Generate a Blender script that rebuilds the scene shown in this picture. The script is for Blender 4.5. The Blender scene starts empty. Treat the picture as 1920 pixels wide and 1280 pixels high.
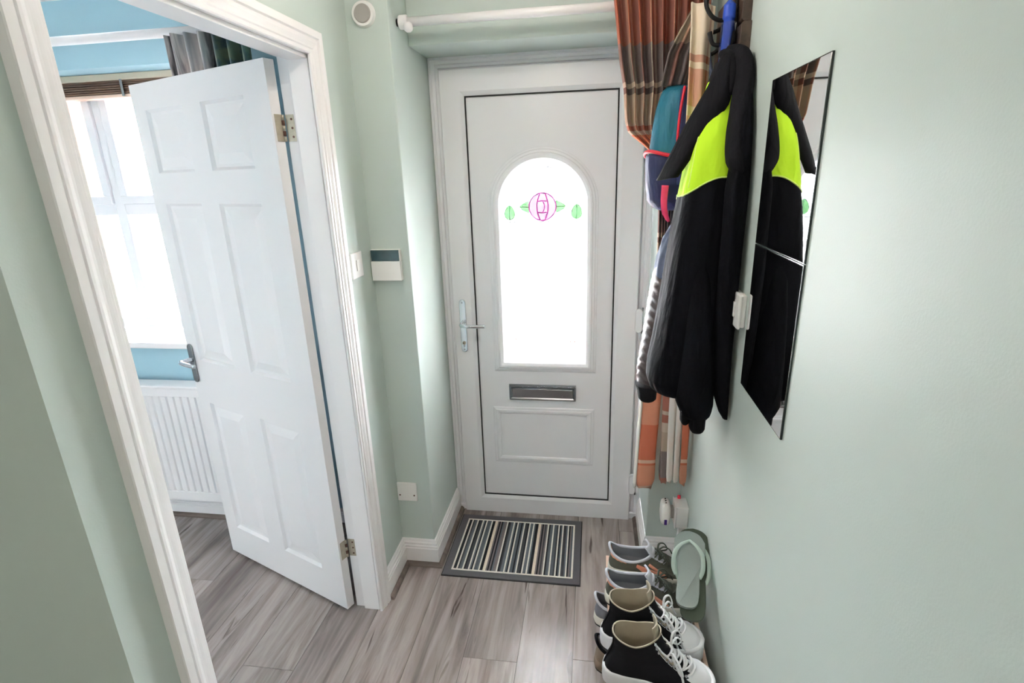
import bpy, bmesh, math, random
import numpy as np
from mathutils import Vector, Matrix

scene = bpy.context.scene
COL = scene.collection
PI = math.pi
random.seed(7)

# ------------------------------------------------------------------ camera
CAM = (0.2496, -2.3028, 1.6515)
YAW, PITCH, ROLL, FPX = -0.1533, -0.3068, -0.0321, 999.1


def make_camera():
    fwd = Vector((math.sin(YAW) * math.cos(PITCH), math.cos(YAW) * math.cos(PITCH), math.sin(PITCH)))
    right = Vector((math.cos(YAW), -math.sin(YAW), 0))
    up = right.cross(fwd)
    r = right * math.cos(ROLL) + up * math.sin(ROLL)
    u = -right * math.sin(ROLL) + up * math.cos(ROLL)
    cam = bpy.data.cameras.new('camera')
    o = bpy.data.objects.new('camera', cam)
    COL.objects.link(o)
    m = Matrix((r, u, -fwd)).transposed().to_4x4()
    m.translation = CAM
    o.matrix_world = m
    cam.sensor_width = 36
    cam.lens = FPX / 1920 * 36
    cam.clip_start = 0.02
    cam.clip_end = 200
    scene.camera = o


make_camera()

# ------------------------------------------------------------------ light and exposure
vs = scene.view_settings
vs.view_transform = 'Standard'
vs.look = 'None'
vs.exposure = 0.55
vs.gamma = 1.0
vs.use_curve_mapping = False
scene.cycles.max_bounces = 14
scene.cycles.diffuse_bounces = 8
scene.cycles.transparent_max_bounces = 16
scene.cycles.use_denoising = True
scene.cycles.sample_clamp_indirect = 12

SKY = 135.0
FILL_OVERHEAD = 12.0
FILL_REAR = 45.0
world = bpy.data.worlds.new('overcast_sky')
scene.world = world
world.use_nodes = True
bgn = world.node_tree.nodes['Background']
bgn.inputs['Color'].default_value = (0.89, 0.945, 1.0, 1)
bgn.inputs['Strength'].default_value = SKY


def portal(name, loc, rot, sx, sy):
    l = bpy.data.lights.new(name, 'AREA')
    l.shape = 'RECTANGLE'
    l.size, l.size_y = sx, sy
    l.cycles.is_portal = True
    o = bpy.data.objects.new(name, l)
    o.location = loc
    o.rotation_euler = rot
    COL.objects.link(o)


portal('front_door_portal', (0.042, 0.10, 1.26), (-PI / 2, 0, 0), 0.38, 0.90)
portal('room_window_portal', (-1.85, 0.12, 1.53), (-PI / 2, 0, 0), 1.50, 1.12)


# ------------------------------------------------------------------ materials
def new_mat(name):
    m = bpy.data.materials.new(name)
    m.use_nodes = True
    nt = m.node_tree
    return m, nt, nt.nodes['Principled BSDF']


def srgb(r, g, b):
    f = lambda c: (c / 255 / 12.92) if c / 255 <= 0.04045 else ((c / 255 + 0.055) / 1.055) ** 2.4
    return (f(r), f(g), f(b), 1)


def pmat(name, col, rough=0.5, metal=0.0, bump=0.0, bscale=200.0, var=0.0, vscale=6.0, spec=0.5, sheen=0.0, coat=0.0, stretch=None, wrinkle=0.0):
    """Procedural material: flat colour, optional fine relief and colour mottling."""
    m, nt, p = new_mat(name)
    N, L = nt.nodes, nt.links
    p.inputs['Base Color'].default_value = col
    p.inputs['Roughness'].default_value = rough
    p.inputs['Metallic'].default_value = metal
    p.inputs['Specular IOR Level'].default_value = spec
    if sheen:
        p.inputs['Sheen Weight'].default_value = sheen
    if coat:
        p.inputs['Coat Weight'].default_value = coat
    tc = N.new('ShaderNodeTexCoord')
    src = tc.outputs['Object']
    if stretch:
        mp = N.new('ShaderNodeMapping')
        mp.inputs['Scale'].default_value = stretch
        L.new(src, mp.inputs['Vector'])
        src = mp.outputs['Vector']
    if bump:
        n = N.new('ShaderNodeTexNoise')
        n.inputs['Scale'].default_value = bscale
        n.inputs['Detail'].default_value = 3
        L.new(src, n.inputs['Vector'])
        b = N.new('ShaderNodeBump')
        b.inputs['Strength'].default_value = bump
        b.inputs['Distance'].default_value = 0.002
        L.new(n.outputs['Fac'], b.inputs['Height'])
        L.new(b.outputs['Normal'], p.inputs['Normal'])
        if wrinkle:
            mw = N.new('ShaderNodeMapping')
            mw.inputs['Scale'].default_value = (1.0, 1.0, 0.38)
            mw.inputs['Rotation'].default_value = (0.3, 0.5, 0.2)
            L.new(src, mw.inputs['Vector'])
            n3 = N.new('ShaderNodeTexNoise')
            n3.inputs['Scale'].default_value = 16
            n3.inputs['Detail'].default_value = 3
            n3.inputs['Distortion'].default_value = 0.5
            L.new(mw.outputs[0], n3.inputs['Vector'])
            b3 = N.new('ShaderNodeBump')
            b3.inputs['Strength'].default_value = wrinkle
            b3.inputs['Distance'].default_value = 0.03
            L.new(n3.outputs['Fac'], b3.inputs['Height'])
            L.new(b3.outputs['Normal'], b.inputs['Normal'])
    if var:
        n = N.new('ShaderNodeTexNoise')
        n.inputs['Scale'].default_value = vscale
        n.inputs['Detail'].default_value = 4
        L.new(src, n.inputs['Vector'])
        mx = N.new('ShaderNodeMix')
        mx.data_type = 'RGBA'
        mx.inputs['A'].default_value = tuple(c * (1 - var) for c in col[:3]) + (1,)
        mx.inputs['B'].default_value = tuple(min(1, c * (1 + var)) for c in col[:3]) + (1,)
        L.new(n.outputs['Fac'], mx.inputs['Factor'])
        L.new(mx.outputs['Result'], p.inputs['Base Color'])
    return m


M = {}
M['sage'] = pmat('sage_paint', srgb(196, 207, 202), 0.5, bump=0.10, bscale=260, spec=0.38)
M['cream_wall'] = pmat('warm_white_paint', srgb(234, 233, 232), 0.6, bump=0.1, bscale=260)
M['blue'] = pmat('blue_paint', srgb(158, 194, 208), 0.5, bump=0.1, bscale=260)
M['ceiling'] = pmat('white_ceiling_paint', srgb(240, 238, 234), 0.8, bump=0.1)
M['gloss'] = pmat('white_gloss_paint', srgb(238, 235, 236), 0.28, bump=0.04, bscale=60)
M['upvc'] = pmat('white_upvc', srgb(236, 236, 240), 0.30)
M['plastic'] = pmat('white_plastic', srgb(240, 238, 236), 0.35)
M['plastic_grey'] = pmat('grey_plastic', srgb(165, 160, 155), 0.6)
M['gasket'] = pmat('black_rubber', srgb(22, 22, 24), 0.6)
M['chrome'] = pmat('chrome', srgb(215, 220, 226), 0.12, metal=1.0)
M['satin'] = pmat('satin_metal', srgb(150, 152, 156), 0.22, metal=1.0, bump=0.05, bscale=40)
M['brass_old'] = pmat('worn_plated_steel', srgb(188, 178, 160), 0.35, metal=0.7, var=0.25, vscale=60)
M['rust'] = pmat('rusty_pin', srgb(96, 62, 50), 0.7, var=0.3, vscale=80)
M['dark'] = pmat('dark_recess', srgb(24, 22, 22), 0.8)
M['black_iron'] = pmat('black_iron', srgb(30, 28, 27), 0.45, metal=0.4, bump=0.1, bscale=120)
M['glass_dark'] = pmat('dark_display_glass', srgb(58, 82, 88), 0.12, var=0.3, vscale=25)
M['outside_ground'] = pmat('pale_paving', srgb(205, 200, 195), 0.9, var=0.1)


def wood_mat(name, base, dark, axis='Y', rough=0.4, scale=1.0, rnd=0.25, streak=0.5, gscale=3.0, cracks=False):
    """Grained wood with per-object variation, darker grain streaks and a few cracks and knots."""
    m, nt, p = new_mat(name)
    N, L = nt.nodes, nt.links
    tc = N.new('ShaderNodeTexCoord')
    oi = N.new('ShaderNodeObjectInfo')
    off = N.new('ShaderNodeVectorMath')
    off.operation = 'MULTIPLY_ADD'
    comb = N.new('ShaderNodeCombineXYZ')
    for k in range(3):
        L.new(oi.outputs['Random'], comb.inputs[k])
    L.new(comb.outputs[0], off.inputs[0])
    off.inputs[1].default_value = (37, 53, 11)
    L.new(tc.outputs['Object'], off.inputs[2])
    mp = N.new('ShaderNodeMapping')
    s = {'Y': (22, 1.6, 22), 'X': (1.6, 22, 22), 'Z': (22, 22, 1.6)}[axis]
    mp.inputs['Scale'].default_value = tuple(v * scale for v in s)
    L.new(off.outputs[0], mp.inputs['Vector'])
    n1 = N.new('ShaderNodeTexNoise')
    n1.inputs['Scale'].default_value = 1.0
    n1.inputs['Detail'].default_value = 8
    n1.inputs['Roughness'].default_value = 0.65
    n1.inputs['Distortion'].default_value = 0.6
    L.new(mp.outputs[0], n1.inputs['Vector'])
    r1 = N.new('ShaderNodeValToRGB')
    r1.color_ramp.elements[0].position = 0.30
    r1.color_ramp.elements[0].color = dark
    r1.color_ramp.elements[1].position = 0.62
    r1.color_ramp.elements[1].color = base
    L.new(n1.outputs['Fac'], r1.inputs['Fac'])
    # broad smoky patches along the board
    mp2 = N.new('ShaderNodeMapping')
    s2 = {'Y': (7, 1.1, 7), 'X': (1.1, 7, 7), 'Z': (7, 7, 1.1)}[axis]
    mp2.inputs['Scale'].default_value = tuple(v * scale for v in s2)
    L.new(off.outputs[0], mp2.inputs['Vector'])
    n2 = N.new('ShaderNodeTexNoise')
    n2.inputs['Scale'].default_value = gscale / 3
    n2.inputs['Detail'].default_value = 3
    n2.inputs['Distortion'].default_value = 1.2
    L.new(mp2.outputs[0], n2.inputs['Vector'])
    r2 = N.new('ShaderNodeValToRGB')
    r2.color_ramp.elements[0].position = 0.32
    r2.color_ramp.elements[0].color = (1 - streak, 1 - streak * 1.08, 1 - streak * 1.1, 1)
    r2.color_ramp.elements[1].position = 0.52
    r2.color_ramp.elements[1].color = (1, 1, 1, 1)
    L.new(n2.outputs['Fac'], r2.inputs['Fac'])
    mul = N.new('ShaderNodeMix')
    mul.data_type = 'RGBA'
    mul.blend_type = 'MULTIPLY'
    mul.inputs['Factor'].default_value = 1
    L.new(r1.outputs[0], mul.inputs['A'])
    L.new(r2.outputs[0], mul.inputs['B'])
    if cracks:
        mp3 = N.new('ShaderNodeMapping')
        s3 = {'Y': (34, 2.6, 34), 'X': (2.6, 34, 34), 'Z': (34, 34, 2.6)}[axis]
        mp3.inputs['Scale'].default_value = s3
        L.new(off.outputs[0], mp3.inputs['Vector'])
        n3 = N.new('ShaderNodeTexNoise')
        n3.inputs['Scale'].default_value = 0.55
        n3.inputs['Detail'].default_value = 4
        n3.inputs['Distortion'].default_value = 1.6
        L.new(mp3.outputs[0], n3.inputs['Vector'])
        r3 = N.new('ShaderNodeValToRGB')
        r3.color_ramp.elements[0].position = 0.665
        r3.color_ramp.elements[0].color = (1, 1, 1, 1)
        r3.color_ramp.elements[1].position = 0.72
        r3.color_ramp.elements[1].color = (0.34, 0.30, 0.29, 1)
        L.new(n3.outputs['Fac'], r3.inputs['Fac'])
        mul3 = N.new('ShaderNodeMix')
        mul3.data_type = 'RGBA'
        mul3.blend_type = 'MULTIPLY'
        mul3.inputs['Factor'].default_value = 1
        L.new(mul.outputs['Result'], mul3.inputs['A'])
        L.new(r3.outputs[0], mul3.inputs['B'])
        mul = mul3
    hs = N.new('ShaderNodeHueSaturation')
    vv = N.new('ShaderNodeMapRange')
    vv.inputs['To Min'].default_value = 1 - rnd
    vv.inputs['To Max'].default_value = 1 + rnd * 0.6
    L.new(oi.outputs['Random'], vv.inputs['Value'])
    L.new(vv.outputs[0], hs.inputs['Value'])
    L.new(mul.outputs['Result'], hs.inputs['Color'])
    L.new(hs.outputs[0], p.inputs['Base Color'])
    p.inputs['Roughness'].default_value = rough
    b = N.new('ShaderNodeBump')
    b.inputs['Strength'].default_value = 0.08
    b.inputs['Distance'].default_value = 0.002
    L.new(n1.outputs['Fac'], b.inputs['Height'])
    L.new(b.outputs['Normal'], p.inputs['Normal'])
    return m


M['plank'] = wood_mat('grey_oak_laminate', srgb(176, 165, 161), srgb(124, 113, 110), 'Y', 0.23, streak=0.36, rnd=0.14, cracks=True)
M['beading'] = wood_mat('grey_brown_beading', srgb(112, 98, 90), srgb(78, 66, 60), 'X', 0.45)
M['rack_wood'] = wood_mat('dark_stained_rack_wood', srgb(92, 74, 62), srgb(60, 48, 42), 'Y', 0.4)
M['shelf_wood'] = wood_mat('brown_shelf_wood', srgb(112, 82, 66), srgb(84, 58, 46), 'Y', 0.45)
M['pine'] = pmat('pale_pine_edge', srgb(222, 190, 172), 0.5, var=0.08, vscale=30, stretch=(8, 1, 8))
M['bamboo'] = wood_mat('brown_wooden_slats', srgb(112, 84, 64), srgb(72, 52, 42), 'X', 0.5)
M['cream'] = pmat('cream_blind_rail', srgb(198, 186, 164), 0.5)

# fabrics
M['black_cloth'] = pmat('black_navy_cotton', srgb(11, 12, 17), 0.92, bump=0.2, bscale=900, var=0.15, sheen=0.0, spec=0.12, wrinkle=0.4)
M['black_rib'] = pmat('black_ribbed_knit', srgb(16, 16, 19), 0.9, bump=0.5, bscale=300, spec=0.2, stretch=(4, 4, 0.5))
M['black_soft'] = pmat('charcoal_lining', srgb(20, 20, 25), 0.9, bump=0.2, bscale=500, sheen=0.0, spec=0.2, wrinkle=0.5)
M['lime'] = pmat('fluorescent_lime_cloth', srgb(190, 232, 44), 0.75, bump=0.2, bscale=700, var=0.05, spec=0.2, wrinkle=0.5)
M['lime_piping'] = pmat('pale_lime_piping', srgb(214, 240, 120), 0.7)
M['teal'] = pmat('teal_nylon', srgb(20, 104, 128), 0.6, bump=0.2, bscale=600, var=0.1, wrinkle=0.5)
M['navy'] = pmat('navy_nylon', srgb(34, 40, 84), 0.65, bump=0.2, bscale=600, var=0.1, wrinkle=0.5)
M['red'] = pmat('red_piping', srgb(205, 28, 52), 0.5)
M['pink'] = pmat('pink_strap', srgb(226, 60, 110), 0.6)
M['shirt'] = pmat('blue_grey_cotton', srgb(98, 108, 132), 0.8, bump=0.2, bscale=500, var=0.2, vscale=30)
M['quilt'] = pmat('brown_black_quilting', srgb(70, 60, 60), 0.5, bump=0.25, bscale=200, var=0.5, vscale=45)
M['umbrella'] = pmat('bright_blue_nylon', srgb(32, 72, 176), 0.45, bump=0.2, bscale=90)
M['lining'] = pmat('white_curtain_lining', srgb(236, 232, 226), 0.85, bump=0.2, bscale=500)


def plaid_mat(name, vstops, ustops, pv, pu):
    """Woven check driven by cloth UVs in metres (u across, v down)."""
    m, nt, p = new_mat(name)
    N, L = nt.nodes, nt.links
    uv = N.new('ShaderNodeUVMap')
    sep = N.new('ShaderNodeSeparateXYZ')
    L.new(uv.outputs[0], sep.inputs[0])

    def band(sock, period, stops):
        a = N.new('ShaderNodeMath')
        a.operation = 'DIVIDE'
        a.inputs[1].default_value = period
        L.new(sock, a.inputs[0])
        f = N.new('ShaderNodeMath')
        f.operation = 'FRACT'
        L.new(a.outputs[0], f.inputs[0])
        r = N.new('ShaderNodeValToRGB')
        r.color_ramp.interpolation = 'CONSTANT'
        e = r.color_ramp.elements
        e[0].position, e[0].color = 0, stops[0][1]
        e[1].position, e[1].color = stops[1]
        for q, c in stops[2:]:
            k = e.new(q)
            k.color = c
        L.new(f.outputs[0], r.inputs[0])
        return r.outputs[0]
    mx = N.new('ShaderNodeMix')
    mx.data_type = 'RGBA'
    mx.inputs['Factor'].default_value = 0.38
    L.new(band(sep.outputs[1], pv, vstops), mx.inputs['A'])
    L.new(band(sep.outputs[0], pu, ustops), mx.inputs['B'])
    L.new(mx.outputs['Result'], p.inputs['Base Color'])
    p.inputs['Roughness'].default_value = 0.85
    p.inputs['Sheen Weight'].default_value = 0.15
    p.inputs['Specular IOR Level'].default_value = 0.2
    n = N.new('ShaderNodeTexNoise')
    n.inputs['Scale'].default_value = 900
    b = N.new('ShaderNodeBump')
    b.inputs['Strength'].default_value = 0.3
    b.inputs['Distance'].default_value = 0.001
    tc = N.new('ShaderNodeTexCoord')
    L.new(tc.outputs['Object'], n.inputs['Vector'])
    L.new(n.outputs['Fac'], b.inputs['Height'])
    L.new(b.outputs['Normal'], p.inputs['Normal'])
    tr = N.new('ShaderNodeBsdfTranslucent')
    L.new(mx.outputs['Result'], tr.inputs['Color'])
    ms = N.new('ShaderNodeMixShader')
    ms.inputs[0].default_value = 0.22
    L.new(p.outputs[0], ms.inputs[1])
    L.new(tr.outputs[0], ms.inputs[2])
    L.new(ms.outputs[0], N['Material Output'].inputs['Surface'])
    return m


CR, RU, SL, OR, BE, DK = srgb(238, 222, 200), srgb(188, 102, 72), srgb(132, 120, 118), srgb(236, 136, 82), srgb(214, 194, 168), srgb(92, 82, 80)
M['plaid'] = plaid_mat('rust_grey_cream_check',
                       [(0, CR), (0.03, RU), (0.33, SL), (0.56, CR), (0.59, DK), (0.63, BE), (0.83, RU), (0.86, CR), (0.89, OR)],
                       [(0, RU), (0.2, SL), (0.45, BE), (0.55, RU), (0.7, CR), (0.78, SL)], 0.48, 0.16)
PE = srgb(222, 158, 128)
M['plaid_low'] = plaid_mat('peach_orange_check',
                           [(0, PE), (0.10, srgb(206, 92, 58)), (0.42, CR), (0.45, srgb(206, 92, 58)), (0.47, PE), (0.68, CR), (0.71, srgb(196, 110, 84)), (0.74, PE)],
                           [(0, PE), (0.5, srgb(200, 140, 116)), (0.7, PE)], 0.48, 0.16)
M['scarf_plaid'] = plaid_mat('cream_rust_check',
                             [(0, CR), (0.25, RU), (0.285, CR), (0.315, srgb(205, 120, 92)), (0.50, BE), (0.55, srgb(200, 130, 106)), (0.58, BE)],
                             [(0, CR), (0.72, srgb(190, 90, 50)), (0.8, CR)], 0.52, 0.30)
M['scarf_grey'] = plaid_mat('grey_rust_check',
                            [(0, BE), (0.2, SL), (0.5, RU), (0.78, CR), (0.82, RU), (0.9, CR)],
                            [(0, SL), (0.3, RU), (0.5, SL), (0.8, BE)], 0.40, 0.2)


def glass_mat(name, tint, haze=0.0, bump=0.0, alpha=0.92):
    """Thin pane: lets light straight through, a little scattered, with a surface sheen."""
    m, nt, p = new_mat(name)
    N, L = nt.nodes, nt.links
    N.remove(p)
    tr = N.new('ShaderNodeBsdfTransparent')
    tr.inputs['Color'].default_value = tint
    tl = N.new('ShaderNodeBsdfTranslucent')
    tl.inputs['Color'].default_value = tint
    gl = N.new('ShaderNodeBsdfGlossy')
    gl.inputs['Roughness'].default_value = 0.12
    m1 = N.new('ShaderNodeMixShader')
    m1.inputs[0].default_value = haze
    L.new(tr.outputs[0], m1.inputs[1])
    L.new(tl.outputs[0], m1.inputs[2])
    fr = N.new('ShaderNodeFresnel')
    fr.inputs['IOR'].default_value = 1.45
    m2 = N.new('ShaderNodeMixShader')
    L.new(fr.outputs[0], m2.inputs[0])
    L.new(m1.outputs[0], m2.inputs[1])
    L.new(gl.outputs[0], m2.inputs[2])
    L.new(m2.outputs[0], N['Material Output'].inputs['Surface'])
    if bump:
        n = N.new('ShaderNodeTexVoronoi')
        n.inputs['Scale'].default_value = 70
        tc = N.new('ShaderNodeTexCoord')
        L.new(tc.outputs['Object'], n.inputs['Vector'])
        b = N.new('ShaderNodeBump')
        b.inputs['Strength'].default_value = bump
        L.new(n.outputs['Distance'], b.inputs['Height'])
        for q in (tl, gl):
            L.new(b.outputs['Normal'], q.inputs['Normal'])
    return m


M['obscure'] = glass_mat('obscure_glass', (0.985, 0.985, 0.985, 1), 0.6, 0.4)
M['clear'] = glass_mat('dimmed_window_glass', (0.77, 0.77, 0.765, 1))  # grey tint added to dim daylight entering the room
M['plastic_bag'] = glass_mat('clear_plastic_sleeve', (0.9, 0.92, 0.95, 1), 0.2, 0.5)
M['pane_green'] = glass_mat('pale_green_glass', (0.10, 0.155, 0.10, 1), 0.15)
M['pane_pink'] = glass_mat('pale_pink_glass', (0.155, 0.132, 0.153, 1), 0.15)
M['lead_grey'] = pmat('glare_paled_lead', srgb(205, 205, 215), 0.5)  # dark lead coloured pale to imitate glare from the bright glass
M['lead_green'] = pmat('grey_green_lead', srgb(150, 190, 160), 0.5)
M['lead_pink'] = pmat('magenta_outline', srgb(236, 84, 204), 0.5)
M['lead_red'] = pmat('red_outline', srgb(240, 120, 110), 0.5)
mm, nt_, p_ = new_mat('mirror_silver')
p_.inputs['Base Color'].default_value = (0.92, 0.93, 0.93, 1)
p_.inputs['Metallic'].default_value = 1
p_.inputs['Roughness'].default_value = 0.015
M['mirror'] = mm
M['mirror_edge'] = pmat('dark_glass_edge', srgb(40, 48, 46), 0.2)


# ------------------------------------------------------------------ mesh helpers
ORG = {}


class MB:
    """Collects geometry (world or local coordinates) and links it as ONE mesh object."""

    def __init__(s):
        s.v, s.f, s.uv = [], [], {}

    def box(s, x0, x1, y0, y1, z0, z1):
        b = len(s.v)
        s.v += [(x0, y0, z0), (x1, y0, z0), (x1, y1, z0), (x0, y1, z0), (x0, y0, z1), (x1, y0, z1), (x1, y1, z1), (x0, y1, z1)]
        s.f += [tuple(b + i for i in q) for q in ((0, 3, 2, 1), (4, 5, 6, 7), (0, 1, 5, 4), (1, 2, 6, 5), (2, 3, 7, 6), (3, 0, 4, 7))]
        return s

    def obox(s, o, ax, ay, az):
        """Box from corner o with edge vectors."""
        b = len(s.v)
        o, ax, ay, az = map(Vector, (o, ax, ay, az))
        for p in (o, o + ax, o + ax + ay, o + ay, o + az, o + ax + az, o + ax + ay + az, o + ay + az):
            s.v.append(tuple(p))
        s.f += [tuple(b + i for i in q) for q in ((0, 3, 2, 1), (4, 5, 6, 7), (0, 1, 5, 4), (1, 2, 6, 5), (2, 3, 7, 6), (3, 0, 4, 7))]
        return s

    def loft(s, rings, closed=True, cap0=False, cap1=False, uv=None):
        b = len(s.v)
        n = len(rings[0])
        for r in rings:
            s.v += [tuple(map(float, p)) for p in r]
        m = n if closed else n - 1
        for i in range(len(rings) - 1):
            for j in range(m):
                k = (j + 1) % n
                s.f.append((b + i * n + j, b + i * n + k, b + (i + 1) * n + k, b + (i + 1) * n + j))
        if cap0:
            s.f.append(tuple(b + j for j in range(n))[::-1])
        if cap1:
            s.f.append(tuple(b + (len(rings) - 1) * n + j for j in range(n)))
        if uv is not None:
            for i in range(len(rings)):
                for j in range(n):
                    s.uv[b + i * n + j] = uv[i][j]
        return s

    def tube(s, pts, r, n=10, smooth=4, cap=True, flat=1.0, upv=(0, 0, 1)):
        """Tube along points; r a number or list; flat<1 squashes it into a ribbon."""
        P = [Vector(p) for p in pts]
        R = list(r) if isinstance(r, (list, tuple)) else [r] * len(P)
        if smooth and len(P) > 2:
            P, R = catmull(P, R, smooth)
        rings = []
        u = None
        for i, p in enumerate(P):
            t = (P[min(i + 1, len(P) - 1)] - P[max(i - 1, 0)])
            if t.length < 1e-9:
                t = Vector((0, 0, 1))
            t.normalize()
            if u is None:
                a = Vector(upv)
                if abs(a.dot(t)) > 0.95:
                    a = Vector((1, 0, 0))
                u = (a - t * a.dot(t)).normalized()
            else:
                u = (u - t * u.dot(t))
                u = u.normalized() if u.length > 1e-6 else Vector((1, 0, 0))
            w = t.cross(u)
            rings.append([tuple(p + (u * math.cos(q) * flat + w * math.sin(q)) * R[i]) for q in [2 * PI * k / n for k in range(n)]])
        return s.loft(rings, True, cap, cap)

    def cyl(s, a, b, r, n=20, r2=None):
        return s.tube([a, b], [r, r if r2 is None else r2], n, 0)

    def prism(s, poly, axis, a, b):
        """Extrude a 2-D polygon along an axis: 'y' polygon in (x,z), 'x' in (y,z), 'z' in (x,y)."""
        def pt(p, q):
            return {'y': (p[0], q, p[1]), 'x': (q, p[0], p[1]), 'z': (p[0], p[1], q)}[axis]
        return s.loft([[pt(p, a) for p in poly], [pt(p, b) for p in poly]], True, True, True)

    def sphere(s, c, r, n=14, sc=(1, 1, 1)):
        rings = []
        for i in range(n // 2 + 1):
            a = PI * i / (n // 2)
            rr = max(1e-4, math.sin(a))
            rings.append([(c[0] + r * sc[0] * rr * math.cos(2 * PI * k / n), c[1] + r * sc[1] * rr * math.sin(2 * PI * k / n), c[2] - r * sc[2] * math.cos(a)) for k in range(n)])
        return s.loft(rings, True, True, True)

    def build(s, name, mat, parent=None, smooth=False, bevel=0.0, solid=0.0, kind=None, label=None, world=True, subsurf=0, seg=2):
        me = bpy.data.meshes.new(name)
        v = np.array(s.v, float)
        if parent is None:
            lo, hi = v.min(0), v.max(0)
            loc = np.array([(lo[0] + hi[0]) / 2, (lo[1] + hi[1]) / 2, lo[2]])
        else:
            loc = np.array(ORG[parent.name]) if world else np.zeros(3)
        me.from_pydata([tuple(p) for p in (v - loc)], [], s.f)
        me.validate()
        if s.uv:
            ul = me.uv_layers.new(name='UVMap')
            for l in me.loops:
                ul.data[l.index].uv = s.uv.get(l.vertex_index, (0, 0))
        bm = bmesh.new()
        bm.from_mesh(me)
        bmesh.ops.recalc_face_normals(bm, faces=bm.faces)
        bm.to_mesh(me)
        bm.free()
        if smooth:
            for p in me.polygons:
                p.use_smooth = True
        for mt in (mat if isinstance(mat, (list, tuple)) else [mat]):
            me.materials.append(mt)
        o = bpy.data.objects.new(name, me)
        COL.objects.link(o)
        if parent is None:
            o.location = loc
            ORG[o.name] = tuple(loc)
        else:
            o.parent = parent
            ORG[o.name] = ORG[parent.name]
        if bevel:
            md = o.modifiers.new('bevel', 'BEVEL')
            md.width = bevel
            md.segments = seg
            md.limit_method = 'ANGLE'
            md.angle_limit = math.radians(40)
        if solid:
            md = o.modifiers.new('solidify', 'SOLIDIFY')
            md.thickness = solid
            md.offset = 0
        if subsurf:
            md = o.modifiers.new('subsurf', 'SUBSURF')
            md.levels = md.render_levels = subsurf
        if kind:
            o['kind'] = kind
        if label:
            o['label'] = label
        return o


def catmull(P, R, k):
    Q, S = [], []
    n = len(P)
    for i in range(n - 1):
        p0, p1, p2, p3 = P[max(i - 1, 0)], P[i], P[i + 1], P[min(i + 2, n - 1)]
        for j in range(k):
            t = j / k
            Q.append(0.5 * ((2 * p1) + (p2 - p0) * t + (2 * p0 - 5 * p1 + 4 * p2 - p3) * t * t + (3 * p1 - p0 - 3 * p2 + p3) * t ** 3))
            S.append(R[i] * (1 - t) + R[i + 1] * t)
    Q.append(P[-1])
    S.append(R[-1])
    return Q, S


def tag(o, label, cat, group=None, kind=None):
    o['label'] = label
    o['category'] = cat
    if group:
        o['group'] = group
    if kind:
        o['kind'] = kind
    return o


def thing(name, label, cat, loc, rotz=0.0, group=None, kind=None):
    o = bpy.data.objects.new(name, None)
    o.empty_display_size = 0.1
    o.location = loc
    o.rotation_euler = (0, 0, rotz)
    COL.objects.link(o)
    ORG[o.name] = tuple(loc)
    return tag(o, label, cat, group, kind)


def struct(mb, name, mat, label, cat, parent=None, **k):
    o = mb.build(name, mat, parent, **k)
    if parent is None:
        tag(o, label, cat, None, 'structure')
    return o


def interp(x, xs, ys):
    return float(np.interp(x, xs, ys))


# ------------------------------------------------------------------ room shell
XL, XR, YW, YR, CZ = -0.5635, 0.635, -0.405, -0.285, 2.35
XM, XB = -0.628, -0.671            # wall between hall and room: middle and room face
RVL, RVR = -0.4165, 0.50           # door recess sides
FY = 0.12                          # outside face
YA, YB = -0.682, -1.512            # lining faces of the doorway (far, near)
YC = -1.675                        # near end of that wall
WY = -0.18                         # window wall face in the room

wl = MB()
wl.box(XM, XL, YA + 0.03, YW, 0, CZ).box(XM, XL, YB - 0.03, YA + 0.03, 2.02, CZ).box(XM, XL, YC, YB - 0.03, 0, CZ)
wl.box(-1.05, XM, YC, YC + 0.06, 0, CZ)
wl.box(-1.05, -0.99, -6.4, YC, 0, CZ)
struct(wl, 'wall_left', M['sage'], 'sage green hall wall around the open doorway', 'wall')
w = MB().box(XM, RVL, YW, FY, 0, CZ)
struct(w, 'wall_front_left', M['sage'], 'sage green wall stub left of the front door', 'wall', bevel=0.004)
w = MB().box(RVR, XR + 0.1, YR, FY, 0, CZ)
struct(w, 'wall_front_right', M['sage'], 'sage green wall strip right of the front door', 'wall', bevel=0.004)
w = MB().box(RVL, RVR, -0.217, FY, 2.098, CZ)
struct(w, 'wall_front_lintel', M['sage'], 'sage green lintel above the front door', 'wall', bevel=0.003)
w = MB().box(XR, XR + 0.1, -6.4, YR, 0, CZ)
struct(w, 'wall_right', M['sage'], 'long sage green wall with the mirror and coats', 'wall')
w = MB().box(-1.05, -0.50, -6.52, -6.4, 0, CZ).box(0.50, XR + 0.1, -6.52, -6.4, 0, CZ).box(-0.50, 0.50, -6.52, -6.4, 2.12, CZ)
struct(w, 'wall_back', M['sage'], 'sage green wall at the back of the hall behind the camera', 'wall')
w = MB().box(-1.05, XR + 0.1, -6.52, FY, CZ, CZ + 0.08)
struct(w, 'ceiling', M['ceiling'], 'white hall ceiling', 'ceiling')

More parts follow.
